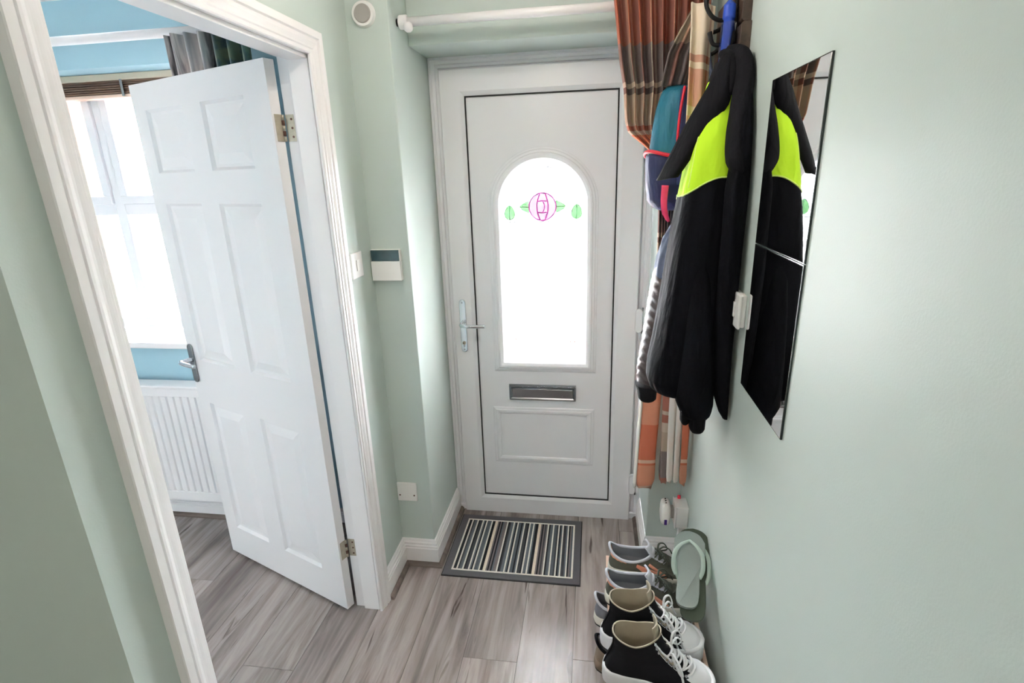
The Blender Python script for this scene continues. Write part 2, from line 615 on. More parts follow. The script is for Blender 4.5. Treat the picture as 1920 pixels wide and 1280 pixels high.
# room behind the doorway
WX0, WX1, WZ0, WZ1 = -2.60, -1.10, 0.96, 2.105
w = MB()
w.box(-3.7, WX0, WY, FY, 0, CZ).box(WX1, XM, WY, FY, 0, CZ).box(WX0, WX1, WY, FY, 0, WZ0 - 0.03).box(WX0, WX1, WY, FY, WZ1, CZ)
struct(w, 'wall_room_front', M['blue'], 'blue wall around the window beyond the doorway', 'wall')
w = MB().box(XB, XM, YA + 0.03, WY, 0, CZ).box(XB, XM, YB - 0.03, YA + 0.03, 2.02, CZ).box(XB, XM, YC + 0.06, YB - 0.03, 0, CZ)
w.box(-1.12, XB, YC + 0.06, YC + 0.12, 0, CZ).box(-1.12, -1.05, -3.4, YC + 0.06, 0, CZ)
struct(w, 'wall_room_right', M['blue'], 'blue room side of the doorway wall', 'wall')
w = MB().box(-3.8, -3.7, -3.5, FY, 0, CZ)
struct(w, 'wall_room_left', M['cream_wall'], 'warm white far side wall of the room', 'wall')
w = MB().box(-3.7, -1.05, -3.5, -3.4, 0, CZ)
struct(w, 'wall_room_back', M['cream_wall'], 'warm white back wall of the room', 'wall')
w = MB().box(-3.8, -1.05, -3.5, FY, CZ, CZ + 0.08).box(-1.05, XM, YC, FY, CZ, CZ + 0.08)
struct(w, 'ceiling_room', M['ceiling'], 'white ceiling of the room beyond the doorway', 'ceiling')

# floor: dark underlay, laminate boards laid lengthwise with staggered ends
fl = MB().box(-3.8, XR + 0.1, -6.52, FY, -0.03, -0.003)
floor = struct(fl, 'floor', M['dark'], 'grey oak laminate floor running through hall and room', 'floor')
PW, PL = 0.195, 1.28
X0 = 0.0085
KNOWN = {-1: -0.868, 1: -0.833, -5: -0.993, 0: -1.25, -2: -1.55, -3: -0.28, -4: -1.42, 2: -1.38, 3: -0.6}
pcache = {}
for i in range(-19, 4):
    xa, xb = X0 + i * PW, X0 + (i + 1) * PW
    xa, xb = max(xa, -3.7), min(xb, XR)
    if xb - xa < 0.01:
        continue
    e = KNOWN.get(i, -(0.3 + (i * 0.41) % 1.2))
    ends = [e + k * PL for k in range(-5, 4)]
    ylo = -3.4 if xb < -1.05 else -6.4
    for a, b in zip(ends[:-1], ends[1:]):
        a, b = max(a, ylo), min(b, 0.11 if xa > -0.5 else WY)
        if b - a < 0.02:
            continue
        g = 0.0008
        key = (round(xb - xa, 4), round(b - a, 4))
        if key not in pcache:
            me_mb = MB().box(xa + g, xb - g, a + g, b - g, -0.003, 0.0)
            o = me_mb.build('plank', M['plank'], floor)
            me = o.data
            c = Vector(((xa + xb) / 2, (a + b) / 2, -0.003)) - Vector(ORG[floor.name])
            me.transform(Matrix.Translation(-c))
            pcache[key] = me
        else:
            o = bpy.data.objects.new('plank', pcache[key])
            COL.objects.link(o)
            o.parent = floor
        o.location = Vector(((xa + xb) / 2, (a + b) / 2, -0.003)) - Vector(ORG[floor.name])


# skirting boards with an ogee top, swept along plan paths (wall on the right-hand side of travel reversed by sign)
SK = [(0.0, 0.0), (0.018, 0.0), (0.018, 0.083), (0.0155, 0.086), (0.0155, 0.094), (0.012, 0.099), (0.0115, 0.107), (0.007, 0.113), (0.006, 0.119), (0.002, 0.124), (0.0, 0.124)]
BEAD = [(0.018, 0.0), (0.034, 0.0), (0.033, 0.007), (0.029, 0.013), (0.023, 0.017), (0.018, 0.018)]


def sweep_plan(path, prof, side):
    """Sweep a (depth, height) profile along a plan polyline with mitres; side=+1 room is on the left of travel."""
    P = [Vector((p[0], p[1])) for p in path]
    rings = []
    for i, p in enumerate(P):
        d0 = (P[i] - P[i - 1]).normalized() if i else None
        d1 = (P[i + 1] - P[i]).normalized() if i < len(P) - 1 else None
        n0 = Vector((-d0.y, d0.x)) * side if d0 else None
        n1 = Vector((-d1.y, d1.x)) * side if d1 else None
        if n0 is None:
            n = n1
        elif n1 is None:
            n = n0
        else:
            n = (n0 + n1) / (1 + n0.dot(n1))
        rings.append([(p.x + n.x * a, p.y + n.y * a, b) for a, b in prof])
    return MB().loft(rings, True, True, True)


paths = [('baseboard_left', [(XL, -0.637), (XL, YW), (RVL, YW), (RVL, 0.0)], -1, 'white skirting stepping round the wall stub by the door mat'),
         ('baseboard_right', [(RVR, 0.0), (RVR, YR), (XR, YR), (XR, -6.4)], -1, 'white skirting along the right wall behind the shoes'),
         ('baseboard_near_left', [(-0.99, -6.4), (-0.99, YC), (XL, YC), (XL, -1.589)], -1, 'white skirting at the near end of the left wall'),
         ('baseboard_room', [(-3.7, WY), (XB, WY), (XB, -0.637)], -1, 'white skirting below the radiator')]
for n, (nm, pa, sd, lb) in enumerate(paths):
    pr = SK if 'room' not in nm else [(a, b * 0.72) for a, b in SK]
    o = struct(sweep_plan(pa, pr, sd), nm, M['gloss'], lb, 'skirting')
    o2 = sweep_plan(pa, BEAD, sd)
    struct(o2, 'trim_%d' % (n + 1), M['beading'], 'grey brown floor beading' + [' round the wall stub beside the mat', ' along the right wall under the shoe rack', ' at the near end of the left wall', ' below the radiator'][n], 'beading')

# doorway lining and stops
ln = MB().box(XB, XL, YA, YA + 0.03, 0, 2.02).box(XB, XL, YB - 0.03, YB, 0, 2.02).box(XB, XL, YB, YA, 1.994, 2.02)
ln.box(-0.632, XL - 0.006, YA - 0.012, YA, 0, 1.994).box(-0.632, XL - 0.006, YB, YB + 0.012, 0, 1.994).box(-0.632, XL - 0.006, YB, YA, 1.982, 1.994)
struct(ln, 'trim_5', M['gloss'], 'white timber lining and stop inside the open doorway', 'door lining', bevel=0.0015)
# architrave: moulded profile (distance from opening, projection)
AP = [(0, 0), (0, 0.006), (0.003, 0.009), (0.012, 0.009), (0.015, 0.012), (0.020, 0.0125), (0.030, 0.017), (0.036, 0.0175), (0.038, 0.014), (0.041, 0.014), (0.044, 0.020), (0.062, 0.021), (0.064, 0.019), (0.064, 0)]


def architrave(xw, sgn, ya, yb, zt, name, label):
    """ya > yb: two legs and a head, mitred."""
    r = []
    for a, d in AP:
        r.append((a, d))
    rings = [[(xw + sgn * d, ya + a, 0) for a, d in r], [(xw + sgn * d, ya + a, zt + a) for a, d in r],
             [(xw + sgn * d, yb - a, zt + a) for a, d in r], [(xw + sgn * d, yb - a, 0) for a, d in r]]
    struct(MB().loft(rings, True, True, True), name, M['gloss'], label, 'door trim')


architrave(XL, 1, -0.6985 - 0.0021, -1.5245, 1.9935, 'trim_6', 'white moulded architrave framing the open doorway on the hall side')
architrave(XB, -1, -0.654, -1.518, 1.9985, 'trim_7', 'white moulded architrave on the room side of the doorway')

# ------------------------------------------------------------------ front door
DX0, DX1 = -0.2678, 0.3457
DZ0, DZ1 = 0.0998, 1.949
d1 = thing('door_1', 'white panelled front door with arched leaded glass and letterbox', 'front door', (0.042, 0.0, 0.0), kind='structure')


def rect_ring(x0, x1, z0, z1, prof, name, mat, parent, **k):
    """Frame round a rectangle; prof = (offset outward from the rectangle, y)."""
    rings = []
    for (cx, cz, sx, sz) in ((x0, z0, -1, -1), (x1, z0, 1, -1), (x1, z1, 1, 1), (x0, z1, -1, 1)):
        rings.append([(cx + sx * a, y, cz + sz * a) for a, y in prof])
    rings.append(rings[0])
    return MB().loft(rings, True).build(name, mat, parent, **k)


rect_ring(-0.378, 0.458, 0.03, 2.062, [(0.0385, 0.012), (0.0385, 0.075), (-0.012, 0.075), (-0.012, 0.03), (0.0, 0.03), (0.0, 0.020), (0.010, 0.020), (0.013, 0.012), (0.024, 0.012), (0.027, 0.005), (0.036, 0.005)], 'outer_frame', M['upvc'], d1)
MB().box(RVL, RVR, 0.004, 0.075, 0.0, 0.028).build('threshold', M['upvc'], d1, bevel=0.003)
# sash: flat face with a chamfered inner bead
sw = 0.100
rect_ring(DX0, DX1, DZ0, DZ1, [(0.001, 0.045), (0.001, 0.004), (0.016, -0.004), (0.020, -0.006), (sw, -0.006), (sw + 0.004, -0.002), (sw + 0.004, 0.045)], 'sash', M['upvc'], d1)
rect_ring(DX0 - 0.0005, DX1 + 0.0005, DZ0 - 0.0005, DZ1 + 0.0005, [(0.0022, 0.001), (0.0022, 0.02), (-0.003, 0.02), (-0.003, -0.0005)], 'gasket', M['gasket'], d1)
GX, GW, GZ0, GZT = 0.042, 0.185, 0.814, 1.702
GS = GZT - GW


def arch_path(off, n=28):
    w = GW + off
    pts = [(GX - w, GZ0 - off), (GX + w, GZ0 - off)]
    for i in range(n + 1):
        a = PI * i / n
        pts.append((GX + w * math.cos(a), GS + w * math.sin(a)))
    return pts


def ring_from_paths(offs_y, name, mat, parent, pathf, **k):
    paths_ = [(pathf(o), y) for o, y in offs_y]
    n = len(paths_[0][0])
    rings = [[(p[i][0], y, p[i][1]) for p, y in paths_] for i in range(n)]
    rings.append(rings[0])
    return MB().loft(rings, True).build(name, mat, parent, **k)


# infill panel with an arched hole
bm = bmesh.new()
for yy in (0.006, 0.034):
    e = []
    for loop in ([(DX0, DZ0), (DX1, DZ0), (DX1, DZ1), (DX0, DZ1)], arch_path(0.004)):
        vsx = [bm.verts.new((x, yy, z)) for x, z in loop]
        e += [bm.edges.new((vsx[i], vsx[(i + 1) % len(vsx)])) for i in range(len(vsx))]
    bmesh.ops.triangle_fill(bm, use_beauty=True, use_dissolve=False, edges=e)
bm.verts.index_update()
mbp = MB()
mbp.v = [tuple(v.co) for v in bm.verts]
mbp.f = [tuple(v.index for v in f.verts) for f in bm.faces]
bm.free()
panel = mbp.build('infill_panel', M['upvc'], d1)
ring_from_paths([(-0.004, 0.030), (-0.004, 0.006), (0.004, -0.004), (0.016, -0.009), (0.024, -0.009), (0.027, -0.004), (0.036, -0.002), (0.039, 0.002), (0.046, 0.004), (0.050, 0.0065), (0.050, 0.030)],
                'arch_moulding', M['upvc'], d1, arch_path)
rect_ring(-0.172, 0.236, 0.322, 0.548, [(0.0, 0.0065), (0.004, 0.001), (0.012, -0.002), (0.020, -0.002), (0.023, 0.002), (0.032, 0.003), (0.035, 0.0055), (0.040, 0.0065), (0.02, 0.012)], 'lower_moulding', M['upvc'], d1)
glass = MB().prism(arch_path(0.0), 'y', 0.016, 0.020).build('glass_pane', M['obscure'], d1)

# leaded motif
LY = 0.0145


def zpx(v):
    return 1.487 - (v - 400) / 444.0


def xpx(u):
    return GX + (u - 1018.3) / 443.0


def lead(pts, r, mat, parent, name='lead_line', smooth=0):
    return MB().tube([(x, LY, z) for x, z in pts], r, 6, smooth).build(name, mat, parent, smooth=True)


ar = 0.143
lead([(GX + ar * math.cos(PI * i / 30), zpx(381.4) + ar * math.sin(PI * i / 30)) for i in range(31)], 0.0026, M['lead_grey'], glass)
lead([(GX - GW, zpx(417.5)), (GX + GW, zpx(417.5))], 0.0024, M['lead_grey'], glass)
for u in (946, 955, 964, 1006, 1029, 1072, 1081, 1090):
    lead([(xpx(u), zpx(417.5)), (xpx(u), 1.33)], 0.0020, M['lead_grey'], glass)  # lower run left off to imitate the glare that hides it
for cu in (955, 1081.5):
    pts = []
    cx, cz = xpx(cu), zpx(398.5)
    for i in range(25):
        a = 2 * PI * i / 24
        zz = -math.cos(a)
        wdt = 0.0225 * abs(math.sin(a)) ** 1.1 * (1 - 0.25 * zz)
        pts.append((cx + math.copysign(wdt, math.sin(a)), cz + 0.0305 * zz - 0.003))
    MB().prism(pts[:-1], 'y', LY - 0.001, LY + 0.0005).build('leaf_pane', M['pane_green'], glass)
    lead(pts, 0.0016, M['lead_green'], glass)
    lead([(cx, cz + 0.03), (cx, zpx(417.5))], 0.0016, M['lead_green'], glass)
RXC, RZC, RR = xpx(1017.7), zpx(390), 0.0575
MB().prism([(RXC + RR * math.cos(2 * PI * i / 36), RZC + RR * math.sin(2 * PI * i / 36)) for i in range(36)], 'y', LY - 0.001, LY + 0.0005).build('rose_pane', M['pane_pink'], glass)
lead([(RXC + RR * math.cos(2 * PI * i / 36), RZC + RR * math.sin(2 * PI * i / 36)) for i in range(37)], 0.0026, M['lead_pink'], glass)
for sgn in (-1, 1):
    lead([(RXC + sgn * (0.010 + 0.014 * math.cos(PI * t / 2)), RZC + RR * 0.99 * t) for t in [i / 10 for i in range(-10, 11)]], 0.0026, M['lead_pink'], glass)
for zz in (0.022, -0.022):
    lead([(RXC - 0.023, RZC + zz), (RXC, RZC + zz + (0.003 if zz > 0 else -0.003)), (RXC + 0.023, RZC + zz)], 0.0022, M['lead_pink'], glass)
lead([(RXC + 0.001 + 0.008 * math.cos(PI * t / 2), RZC + 0.023 * t) for t in [i / 6 for i in range(-6, 7)]], 0.0022, M['lead_pink'], glass)
for sgn in (-1, 1):
    x0, x1 = RXC + sgn * RR * 0.97, RXC + sgn * (RR + 0.041)
    up = [(x0 + (x1 - x0) * t, RZC + 0.027 * math.sqrt(max(0, 1 - t)) * (1 - 0.2 * t)) for t in [i / 8 for i in range(9)]]
    dn = [(x, 2 * RZC - z) for x, z in up[::-1]][1:]
    MB().prism(up + dn, 'y', LY - 0.001, LY + 0.0005).build('leaf_pane', M['pane_green'], glass)
    lead(up, 0.0016, M['lead_green'], glass)
    lead(dn, 0.0016, M['lead_green'], glass)
    lead([(x0, RZC), (x1, RZC)], 0.0016, M['lead_green'], glass)
for (u0, u1, v0, v1) in ((952, 969, 643, 660), (1070, 1088, 647, 664)):
    for k in range(3):
        u = u0 + (u1 - u0) * k / 2
        v = v0 + (v1 - v0) * k / 2
        lead([(xpx(u), zpx(v0)), (xpx(u), zpx(v1))], 0.0022, M['lead_red'], glass)
        lead([(xpx(u0), zpx(v)), (xpx(u1), zpx(v))], 0.0022, M['lead_red'], glass)

# letterbox
lb = rect_ring(-0.113, 0.173, 0.639, 0.688, [(0.0, 0.0), (0.0, -0.006), (0.005, -0.010), (0.012, -0.009), (0.014, 0.004)], 'letterbox_frame', M['satin'], d1)
lfp = MB().box(-0.112, 0.172, -0.0075, -0.003, 0.6395, 0.682).build('letterbox_flap', M['satin'], lb, bevel=0.002)
MB().cyl((-0.112, -0.007, 0.684), (0.172, -0.007, 0.684), 0.0035, 10).build('flap_hinge_rod', M['satin'], lb, smooth=True)


def stadium(cx, cz, w, h, n=10):
    r = w / 2
    pts = []
    for i in range(n + 1):
        a = PI * i / n
        pts.append((cx + r * math.cos(a), cz + h / 2 - r + r * math.sin(a)))
    for i in range(n + 1):
        a = PI + PI * i / n
        pts.append((cx + r * math.cos(a), cz - h / 2 + r + r * math.sin(a)))
    return pts


HX = -0.327
hp = MB().prism(stadium(HX, 0.988, 0.030, 0.250), 'y', -0.016, -0.006).build('handle_plate', M['chrome'], d1, bevel=0.003)
MB().tube([(HX - 0.002, -0.014, 1.002), (HX - 0.004, -0.040, 1.002), (HX + 0.004, -0.055, 1.001), (HX + 0.03, -0.058, 0.999), (HX + 0.075, -0.054, 0.998), (HX + 0.108, -0.052, 0.998)], [0.010, 0.009, 0.009, 0.0085, 0.0085, 0.009], 14, 5).build('lever', M['chrome'], hp, smooth=True)
MB().cyl((HX, -0.015, 0.908), (HX, -0.019, 0.908), 0.0085, 18).build('lock_cylinder', M['brass_old'], hp, smooth=False)
MB().prism(stadium(HX, 0.896, 0.007, 0.018, 4), 'y', -0.0185, -0.015).build('lock_tail', M['satin'], hp)
MB().cyl((HX - 0.0015, -0.0185, 0.908), (HX - 0.0015, -0.0195, 0.908), 0.0028, 10).build('keyhole', M['dark'], hp)  # dark disc painted in place of shade inside the hole
for zz in (1.098, 0.877):
    MB().cyl((HX, -0.0155, zz), (HX, -0.0168, zz), 0.0035, 12).build('plate_screw', M['satin'], hp)
for zz in (0.205, 1.02, 1.84):
    h = MB().prism(stadium(0.4565, zz, 0.030, 0.105), 'y', -0.020, -0.002).build('hinge', M['upvc'], d1, bevel=0.003)
    MB().prism(stadium(0.482, zz, 0.016, 0.100), 'y', -0.014, 0.010).build('hinge_leaf', M['upvc'], h, bevel=0.002)
    MB().cyl((0.4725, -0.010, zz - 0.058), (0.4725, -0.010, zz + 0.058), 0.004, 10).build('hinge_pin', M['satin'], h, smooth=True)

# ------------------------------------------------------------------ interior door (open into the room)
HXI, HYI, TH, LW, LZ0, LZ1, LT = -0.690, -0.7215, 0.3836, 0.751, 0.016, 1.987, 0.034
DU = Vector((-math.cos(TH), math.sin(TH), 0))
DN = Vector((-DU.y, DU.x, 0))     # towards the hall


def LP(u, z, w=0.0):
    """Point on the door leaf: u from hinge edge, w out of the hall face."""
    return tuple(Vector((HXI, HYI, 0)) + DU * u + DN * w + Vector((0, 0, z)))


d2 = thing('door_2', 'white six-panel interior door standing open into the room', 'interior door', (HXI, HYI, LZ0), kind='structure')
US = [0, 0.118, 0.345, 0.448, 0.675, LW]
ZS = [LZ0, 0.166, 0.776, 0.964, 1.580, 1.688, 1.900, LZ1]
lf = MB()
for i in range(5):
    for j in range(7):
        if i in (1, 3) and j in (1, 3, 5):
            continue
        lf.obox(LP(US[i], ZS[j], -LT), DU * (US[i + 1] - US[i]), DN * LT, (0, 0, ZS[j + 1] - ZS[j]))
leafo = lf.build('leaf', M['gloss'], d2)
bm = bmesh.new()
bm.from_mesh(leafo.data)
bmesh.ops.remove_doubles(bm, verts=bm.verts, dist=1e-5)
dead = [f for f in bm.faces if False]
seen = {}
for f in bm.faces:
    k = tuple(round(c, 4) for c in f.calc_center_median())
    seen.setdefault(k, []).append(f)
bmesh.ops.delete(bm, geom=[f for fs in seen.values() if len(fs) > 1 for f in fs], context='FACES')
bmesh.ops.recalc_face_normals(bm, faces=bm.faces)
bm.to_mesh(leafo.data)
bm.free()
for i in (1, 3):
    for j in (1, 3, 5):
        u0, u1, z0, z1 = US[i], US[i + 1], ZS[j], ZS[j + 1]
        for side in (1, -1):
            def W(d):
                return d if side > 0 else -LT - d
            rings = []
            for ins, dep in ((0, 0.0), (0.009, -0.011), (0.019, -0.011), (0.050, -0.003), (0.052, -0.0028)):
                rings.append([LP(u0 + ins, z0 + ins, W(dep)), LP(u1 - ins, z0 + ins, W(dep)), LP(u1 - ins, z1 - ins, W(dep)), LP(u0 + ins, z1 - ins, W(dep))])
            MB().loft(rings, True, False, True).build('panel', M['gloss'], d2)
# lever handle
hp = MB().loft([[LP(0.726 + p[0], 0.945 + p[1], w_) for p in stadium(0, 0, 0.036, 0.166)] for w_ in (0.0, 0.007)], True, True, True).build('handle_plate', M['satin'], d2, bevel=0.0025)
MB().tube([LP(0.726, 0.962, 0.005), LP(0.727, 0.962, 0.040), LP(0.722, 0.962, 0.052), LP(0.700, 0.961, 0.055), LP(0.655, 0.960, 0.054), LP(0.630, 0.960, 0.052)], [0.010, 0.0085, 0.009, 0.009, 0.0085, 0.008], 14, 5).build('lever', M['chrome'], hp, smooth=True)
for zz in (1.80, 0.283):
    ED = -LT * 0.5
    plate = MB()
    plate.obox(LP(-0.0015, zz - 0.038, -0.034), DN * 0.026, DU * 0.002, (0, 0, 0.076))
    hg = plate.build('hinge', M['brass_old'], d2)
    jp = MB().box(-0.6695, -0.643, YA - 0.0015, YA + 0.001, zz - 0.038, zz + 0.038).build('jamb_plate', M['brass_old'], hg)
    pk = Vector(LP(-0.0025, 0, -0.0345))
    for k in range(5):
        a, b = zz - 0.038 + k * 0.0152, zz - 0.038 + (k + 1) * 0.0152 - 0.001
        MB().cyl((pk.x, pk.y, a), (pk.x, pk.y, b), 0.0048, 10).build('knuckle', M['rust'] if k % 2 else M['brass_old'], hg, smooth=True)
    for dz in (-0.025, 0.0, 0.025):
        MB().cyl((-0.651, YA - 0.001, zz + dz), (-0.651, YA - 0.0028, zz + dz), 0.0034, 8).build('screw', M['rust'], hg)

# ------------------------------------------------------------------ room window, sill, radiator
wn = thing('window_1', 'white casement window with mullion beyond the doorway', 'window', (-1.85, 0.03, WZ0), kind='structure')


def wframe(x0, x1, z0, z1, wd, ya, yb, name, parent, bv=0.003):
    m = MB().box(x0, x1, ya, yb, z0, z0 + wd).box(x0, x1, ya, yb, z1 - wd, z1).box(x0, x0 + wd, ya, yb, z0 + wd, z1 - wd).box(x1 - wd, x1, ya, yb, z0 + wd, z1 - wd)
    return m.build(name, M['upvc'], parent, bevel=bv)


wframe(WX0, WX1, WZ0, WZ1, 0.045, 0.012, 0.08, 'window_frame', wn)
for mx_ in (-2.28, -1.97, -1.42):
    pass
MB().box(-1.995, -1.945, 0.012, 0.08, WZ0 + 0.045, WZ1 - 0.045).build('mullion', M['upvc'], wn, bevel=0.003)
MB().box(WX0 + 0.045, -1.995, 0.012, 0.08, 1.515, 1.565).box(-1.945, WX1 - 0.045, 0.012, 0.08, 1.515, 1.565).build('transom', M['upvc'], wn, bevel=0.003)
for (xa, xb) in ((WX0 + 0.045, -1.995), (-1.945, WX1 - 0.045)):
    c = wframe(xa, xb, 1.565, WZ1 - 0.045, 0.038, -0.002, 0.05, 'casement', wn)
    MB().box(xa + 0.03, xb - 0.03, 0.024, 0.030, 1.595, WZ1 - 0.075).build('pane', M['clear'], c)
    MB().box(xa - 0.002, xb + 0.002, 0.034, 0.040, WZ0 + 0.043, 1.517).build('pane', M['clear'], wn)
sl = MB().box(WX0 - 0.03, WX1 + 0.03, -0.215, WY, 0.92, 0.95).box(WX0, WX1, WY, 0.02, 0.92, 0.95)
struct(sl, 'trim_8', M['gloss'], 'white window sill board above the radiator', 'window sill', bevel=0.006)

rad = thing('radiator', 'white ribbed panel radiator under the window', 'radiator', (-1.85, -0.24, 0.15))
rx0, rx1, rz0, rz1 = -2.45, -1.18, 0.15, 0.762
NR = 33
pts = []
for k in range(NR):
    xc = rx0 + 0.02 + (rx1 - rx0 - 0.04) * k / NR
    st = (rx1 - rx0 - 0.04) / NR
    pts += [(xc, -0.275), (xc + st * 0.42, -0.275), (xc + st * 0.55, -0.268), (xc + st * 0.87, -0.268)]
pts.append((rx1 - 0.02, -0.275))
r0 = [[(x, y, z) for x, y in pts] for z in (rz0 + 0.05, rz1 - 0.055)]
MB().loft(r0, False).build('ribbed_panel', M['gloss'], rad, solid=0.002)
MB().box(rx0, rx1, -0.278, -0.262, rz0, rz0 + 0.05).box(rx0, rx1, -0.278, -0.262, rz1 - 0.055, rz1 - 0.012).box(rx0, rx0 + 0.02, -0.278, -0.262, rz0 + 0.05, rz1 - 0.055).box(rx1 - 0.02, rx1, -0.278, -0.262, rz0 + 0.05, rz1 - 0.055).build('panel_rim', M['gloss'], rad, bevel=0.004)
MB().box(rx0 - 0.004, rx1 + 0.004, -0.284, -0.200, rz1 - 0.012, rz1).build('top_grille', M['gloss'], rad, bevel=0.004)
MB().box(rx0 - 0.003, rx0 + 0.001, -0.284, -0.200, rz0 + 0.02, rz1 - 0.012).build('side_cover', M['gloss'], rad)
MB().box(rx1 - 0.001, rx1 + 0.003, -0.284, -0.200, rz0 + 0.02, rz1 - 0.012).build('side_cover', M['gloss'], rad)
for xx in (-2.2, -1.45):
    MB().box(xx - 0.02, xx + 0.02, -0.2625, -0.181, 0.2, 0.7).build('wall_bracket', M['gloss'], rad)

# roman/wooden blind rolled up in the window head
bl = thing('window_blind', 'brown wooden slat blind raised under a cream headrail in the window', 'blind', (-1.85, -0.045, 2.0))
MB().box(WX0 + 0.01, WX1 - 0.01, -0.072, -0.020, 2.078, 2.104).build('headrail', M['cream'], bl, bevel=0.003)
for k in range(6):
    z = 2.026 + k * 0.0088
    MB().box(WX0 + 0.015, WX1 - 0.015, -0.068 + 0.002 * (k % 2), -0.022 + 0.002 * (k % 2), z, z + 0.0072).build('slat', M['bamboo'], bl, bevel=0.0015)
MB().box(WX0 + 0.015, WX1 - 0.015, -0.070, -0.020, 2.010, 2.024).build('bottom_rail', M['pine'], bl, bevel=0.003)
for xx in (-1.74, -2.4, -1.25):
    MB().box(xx - 0.006, xx + 0.006, -0.076, -0.0725, 2.014, 2.08).build('cord_clip', M['satin'], bl, bevel=0.001)

# curtain pole and curtain in the room
rp = thing('curtain_pole', 'white curtain pole on the blue wall above the window', 'curtain pole', (-1.85, -0.27, 2.16))
MB().cyl((-2.75, -0.27, 2.186), (-0.82, -0.27, 2.186), 0.0165, 16).build('rod', M['gloss'], rp, smooth=True)
for xx in (-2.65, -0.86):
    MB().cyl((xx, -0.255, 2.186), (xx, -0.179, 2.186), 0.009, 10).build('bracket', M['gloss'], rp, smooth=True)
MB().sphere((-2.77, -0.27, 2.186), 0.028).build('finial', M['gloss'], rp, smooth=True)
MB().sphere((-0.80, -0.27, 2.186), 0.028).build('finial', M['gloss'], rp, smooth=True)

# tree-print curtain material
m, nt, p = new_mat('forest_print_fabric')
N, L = nt.nodes, nt.links
uvn = N.new('ShaderNodeUVMap')
mp = N.new('ShaderNodeMapping')
mp.inputs['Scale'].default_value = (9, 1.2, 1)
L.new(uvn.outputs[0], mp.inputs['Vector'])
n1 = N.new('ShaderNodeTexNoise')
n1.inputs['Scale'].default_value = 2.2
n1.inputs['Detail'].default_value = 5
n1.inputs['Distortion'].default_value = 0.8
L.new(mp.outputs[0], n1.inputs['Vector'])
r1 = N.new('ShaderNodeValToRGB')
e = r1.color_ramp.elements
e[0].position, e[0].color = 0.36, srgb(58, 58, 62)
e[1].position, e[1].color = 0.44, srgb(150, 146, 146)
k = e.new(0.52)
k.color = srgb(214, 208, 204)
k = e.new(0.66)
k.color = srgb(168, 166, 168)
L.new(n1.outputs['Fac'], r1.inputs[0])
n2 = N.new('ShaderNodeTexNoise')
n2.inputs['Scale'].default_value = 14
n2.inputs['Detail'].default_value = 6
L.new(uvn.outputs[0], n2.inputs['Vector'])
r2 = N.new('ShaderNodeValToRGB')
e = r2.color_ramp.elements
e[0].position, e[0].color = 0.40, srgb(44, 66, 66)
e[1].position, e[1].color = 0.60, srgb(112, 126, 104)
k = e.new(0.5)
k.color = srgb(74, 96, 100)
L.new(n2.outputs['Fac'], r2.inputs[0])
sp = N.new('ShaderNodeSeparateXYZ')
L.new(uvn.outputs[0], sp.inputs[0])
st = N.new('ShaderNodeMapRange')
st.inputs['From Min'].default_value = 0.46
st.inputs['From Max'].default_value = 0.58
L.new(sp.outputs[0], st.inputs['Value'])
mx = N.new('ShaderNodeMix')
mx.data_type = 'RGBA'
L.new(st.outputs[0], mx.inputs['Factor'])
L.new(r1.outputs[0], mx.inputs['A'])
L.new(r2.outputs[0], mx.inputs['B'])
L.new(mx.outputs['Result'], p.inputs['Base Color'])
p.inputs['Roughness'].default_value = 0.85
M['forest'] = m
rings, uvs = [], []
for i in range(24):
    z = 2.165 - i * (2.165 - 0.80) / 23
    row, ru = [], []
    for j in range(90):
        s = j / 89
        x = -1.29 + s * 0.33 + 0.01 * math.sin(z * 2) + 0.012 * (2.2 - z) * (0.5 - s)
        y = -0.275 + 0.022 * math.sin(s * 2 * PI * 6) + 0.004 * math.sin(s * 40 + z * 5)
        row.append((x, y - 0.048, z))
        ru.append((s * 0.9, 2.2 - z))
    rings.append(row)
    uvs.append(ru)
cu = MB().loft(rings, False, uv=uvs).build('curtain', M['forest'], None, smooth=True, solid=0.0015)
tag(cu, 'grey and green tree-print curtain above the open white door', 'curtain')

# ------------------------------------------------------------------ outside
struct(MB().box(-14, 12, FY, 30, -0.35, -0.15), 'ground', M['outside_ground'], 'pale paved forecourt outside the house', 'ground')
m, nt, p = new_mat('pink_brick')
N, L = nt.nodes, nt.links
tc = N.new('ShaderNodeTexCoord')
mp = N.new('ShaderNodeMapping')
mp.inputs['Rotation'].default_value = (PI / 2, 0, 0)
L.new(tc.outputs['Object'], mp.inputs['Vector'])
bt = N.new('ShaderNodeTexBrick')
bt.inputs['Color1'].default_value = srgb(196, 120, 104)
bt.inputs['Color2'].default_value = srgb(180, 104, 92)
bt.inputs['Mortar'].default_value = srgb(205, 190, 180)
bt.inputs['Scale'].default_value = 1
bt.inputs['Brick Width'].default_value = 0.22
bt.inputs['Row Height'].default_value = 0.075
bt.inputs['Mortar Size'].default_value = 0.01
L.new(mp.outputs[0], bt.inputs['Vector'])
L.new(bt.outputs['Color'], p.inputs['Base Color'])
p.inputs['Roughness'].default_value = 0.9
M['brick'] = m
hs = thing('neighbour_house', 'pale pink brick terrace seen through the room window', 'house', (-17, 11, -0.15))  # house is real; length and height extended to block sky from the window
MB().box(-28, -6.5, 9.0, 14, 2.2, 7.6).build('brick_wall', M['brick'], hs)
MB().box(-28, -6.5, 9.02, 14, -0.15, 2.2).build('rendered_wall', M['cream'], hs)
MB().prism([(8.7, 7.6), (14.3, 7.6), (11.5, 10.4)], 'x', -28.3, -6.2).build('roof', M['beading'], hs)
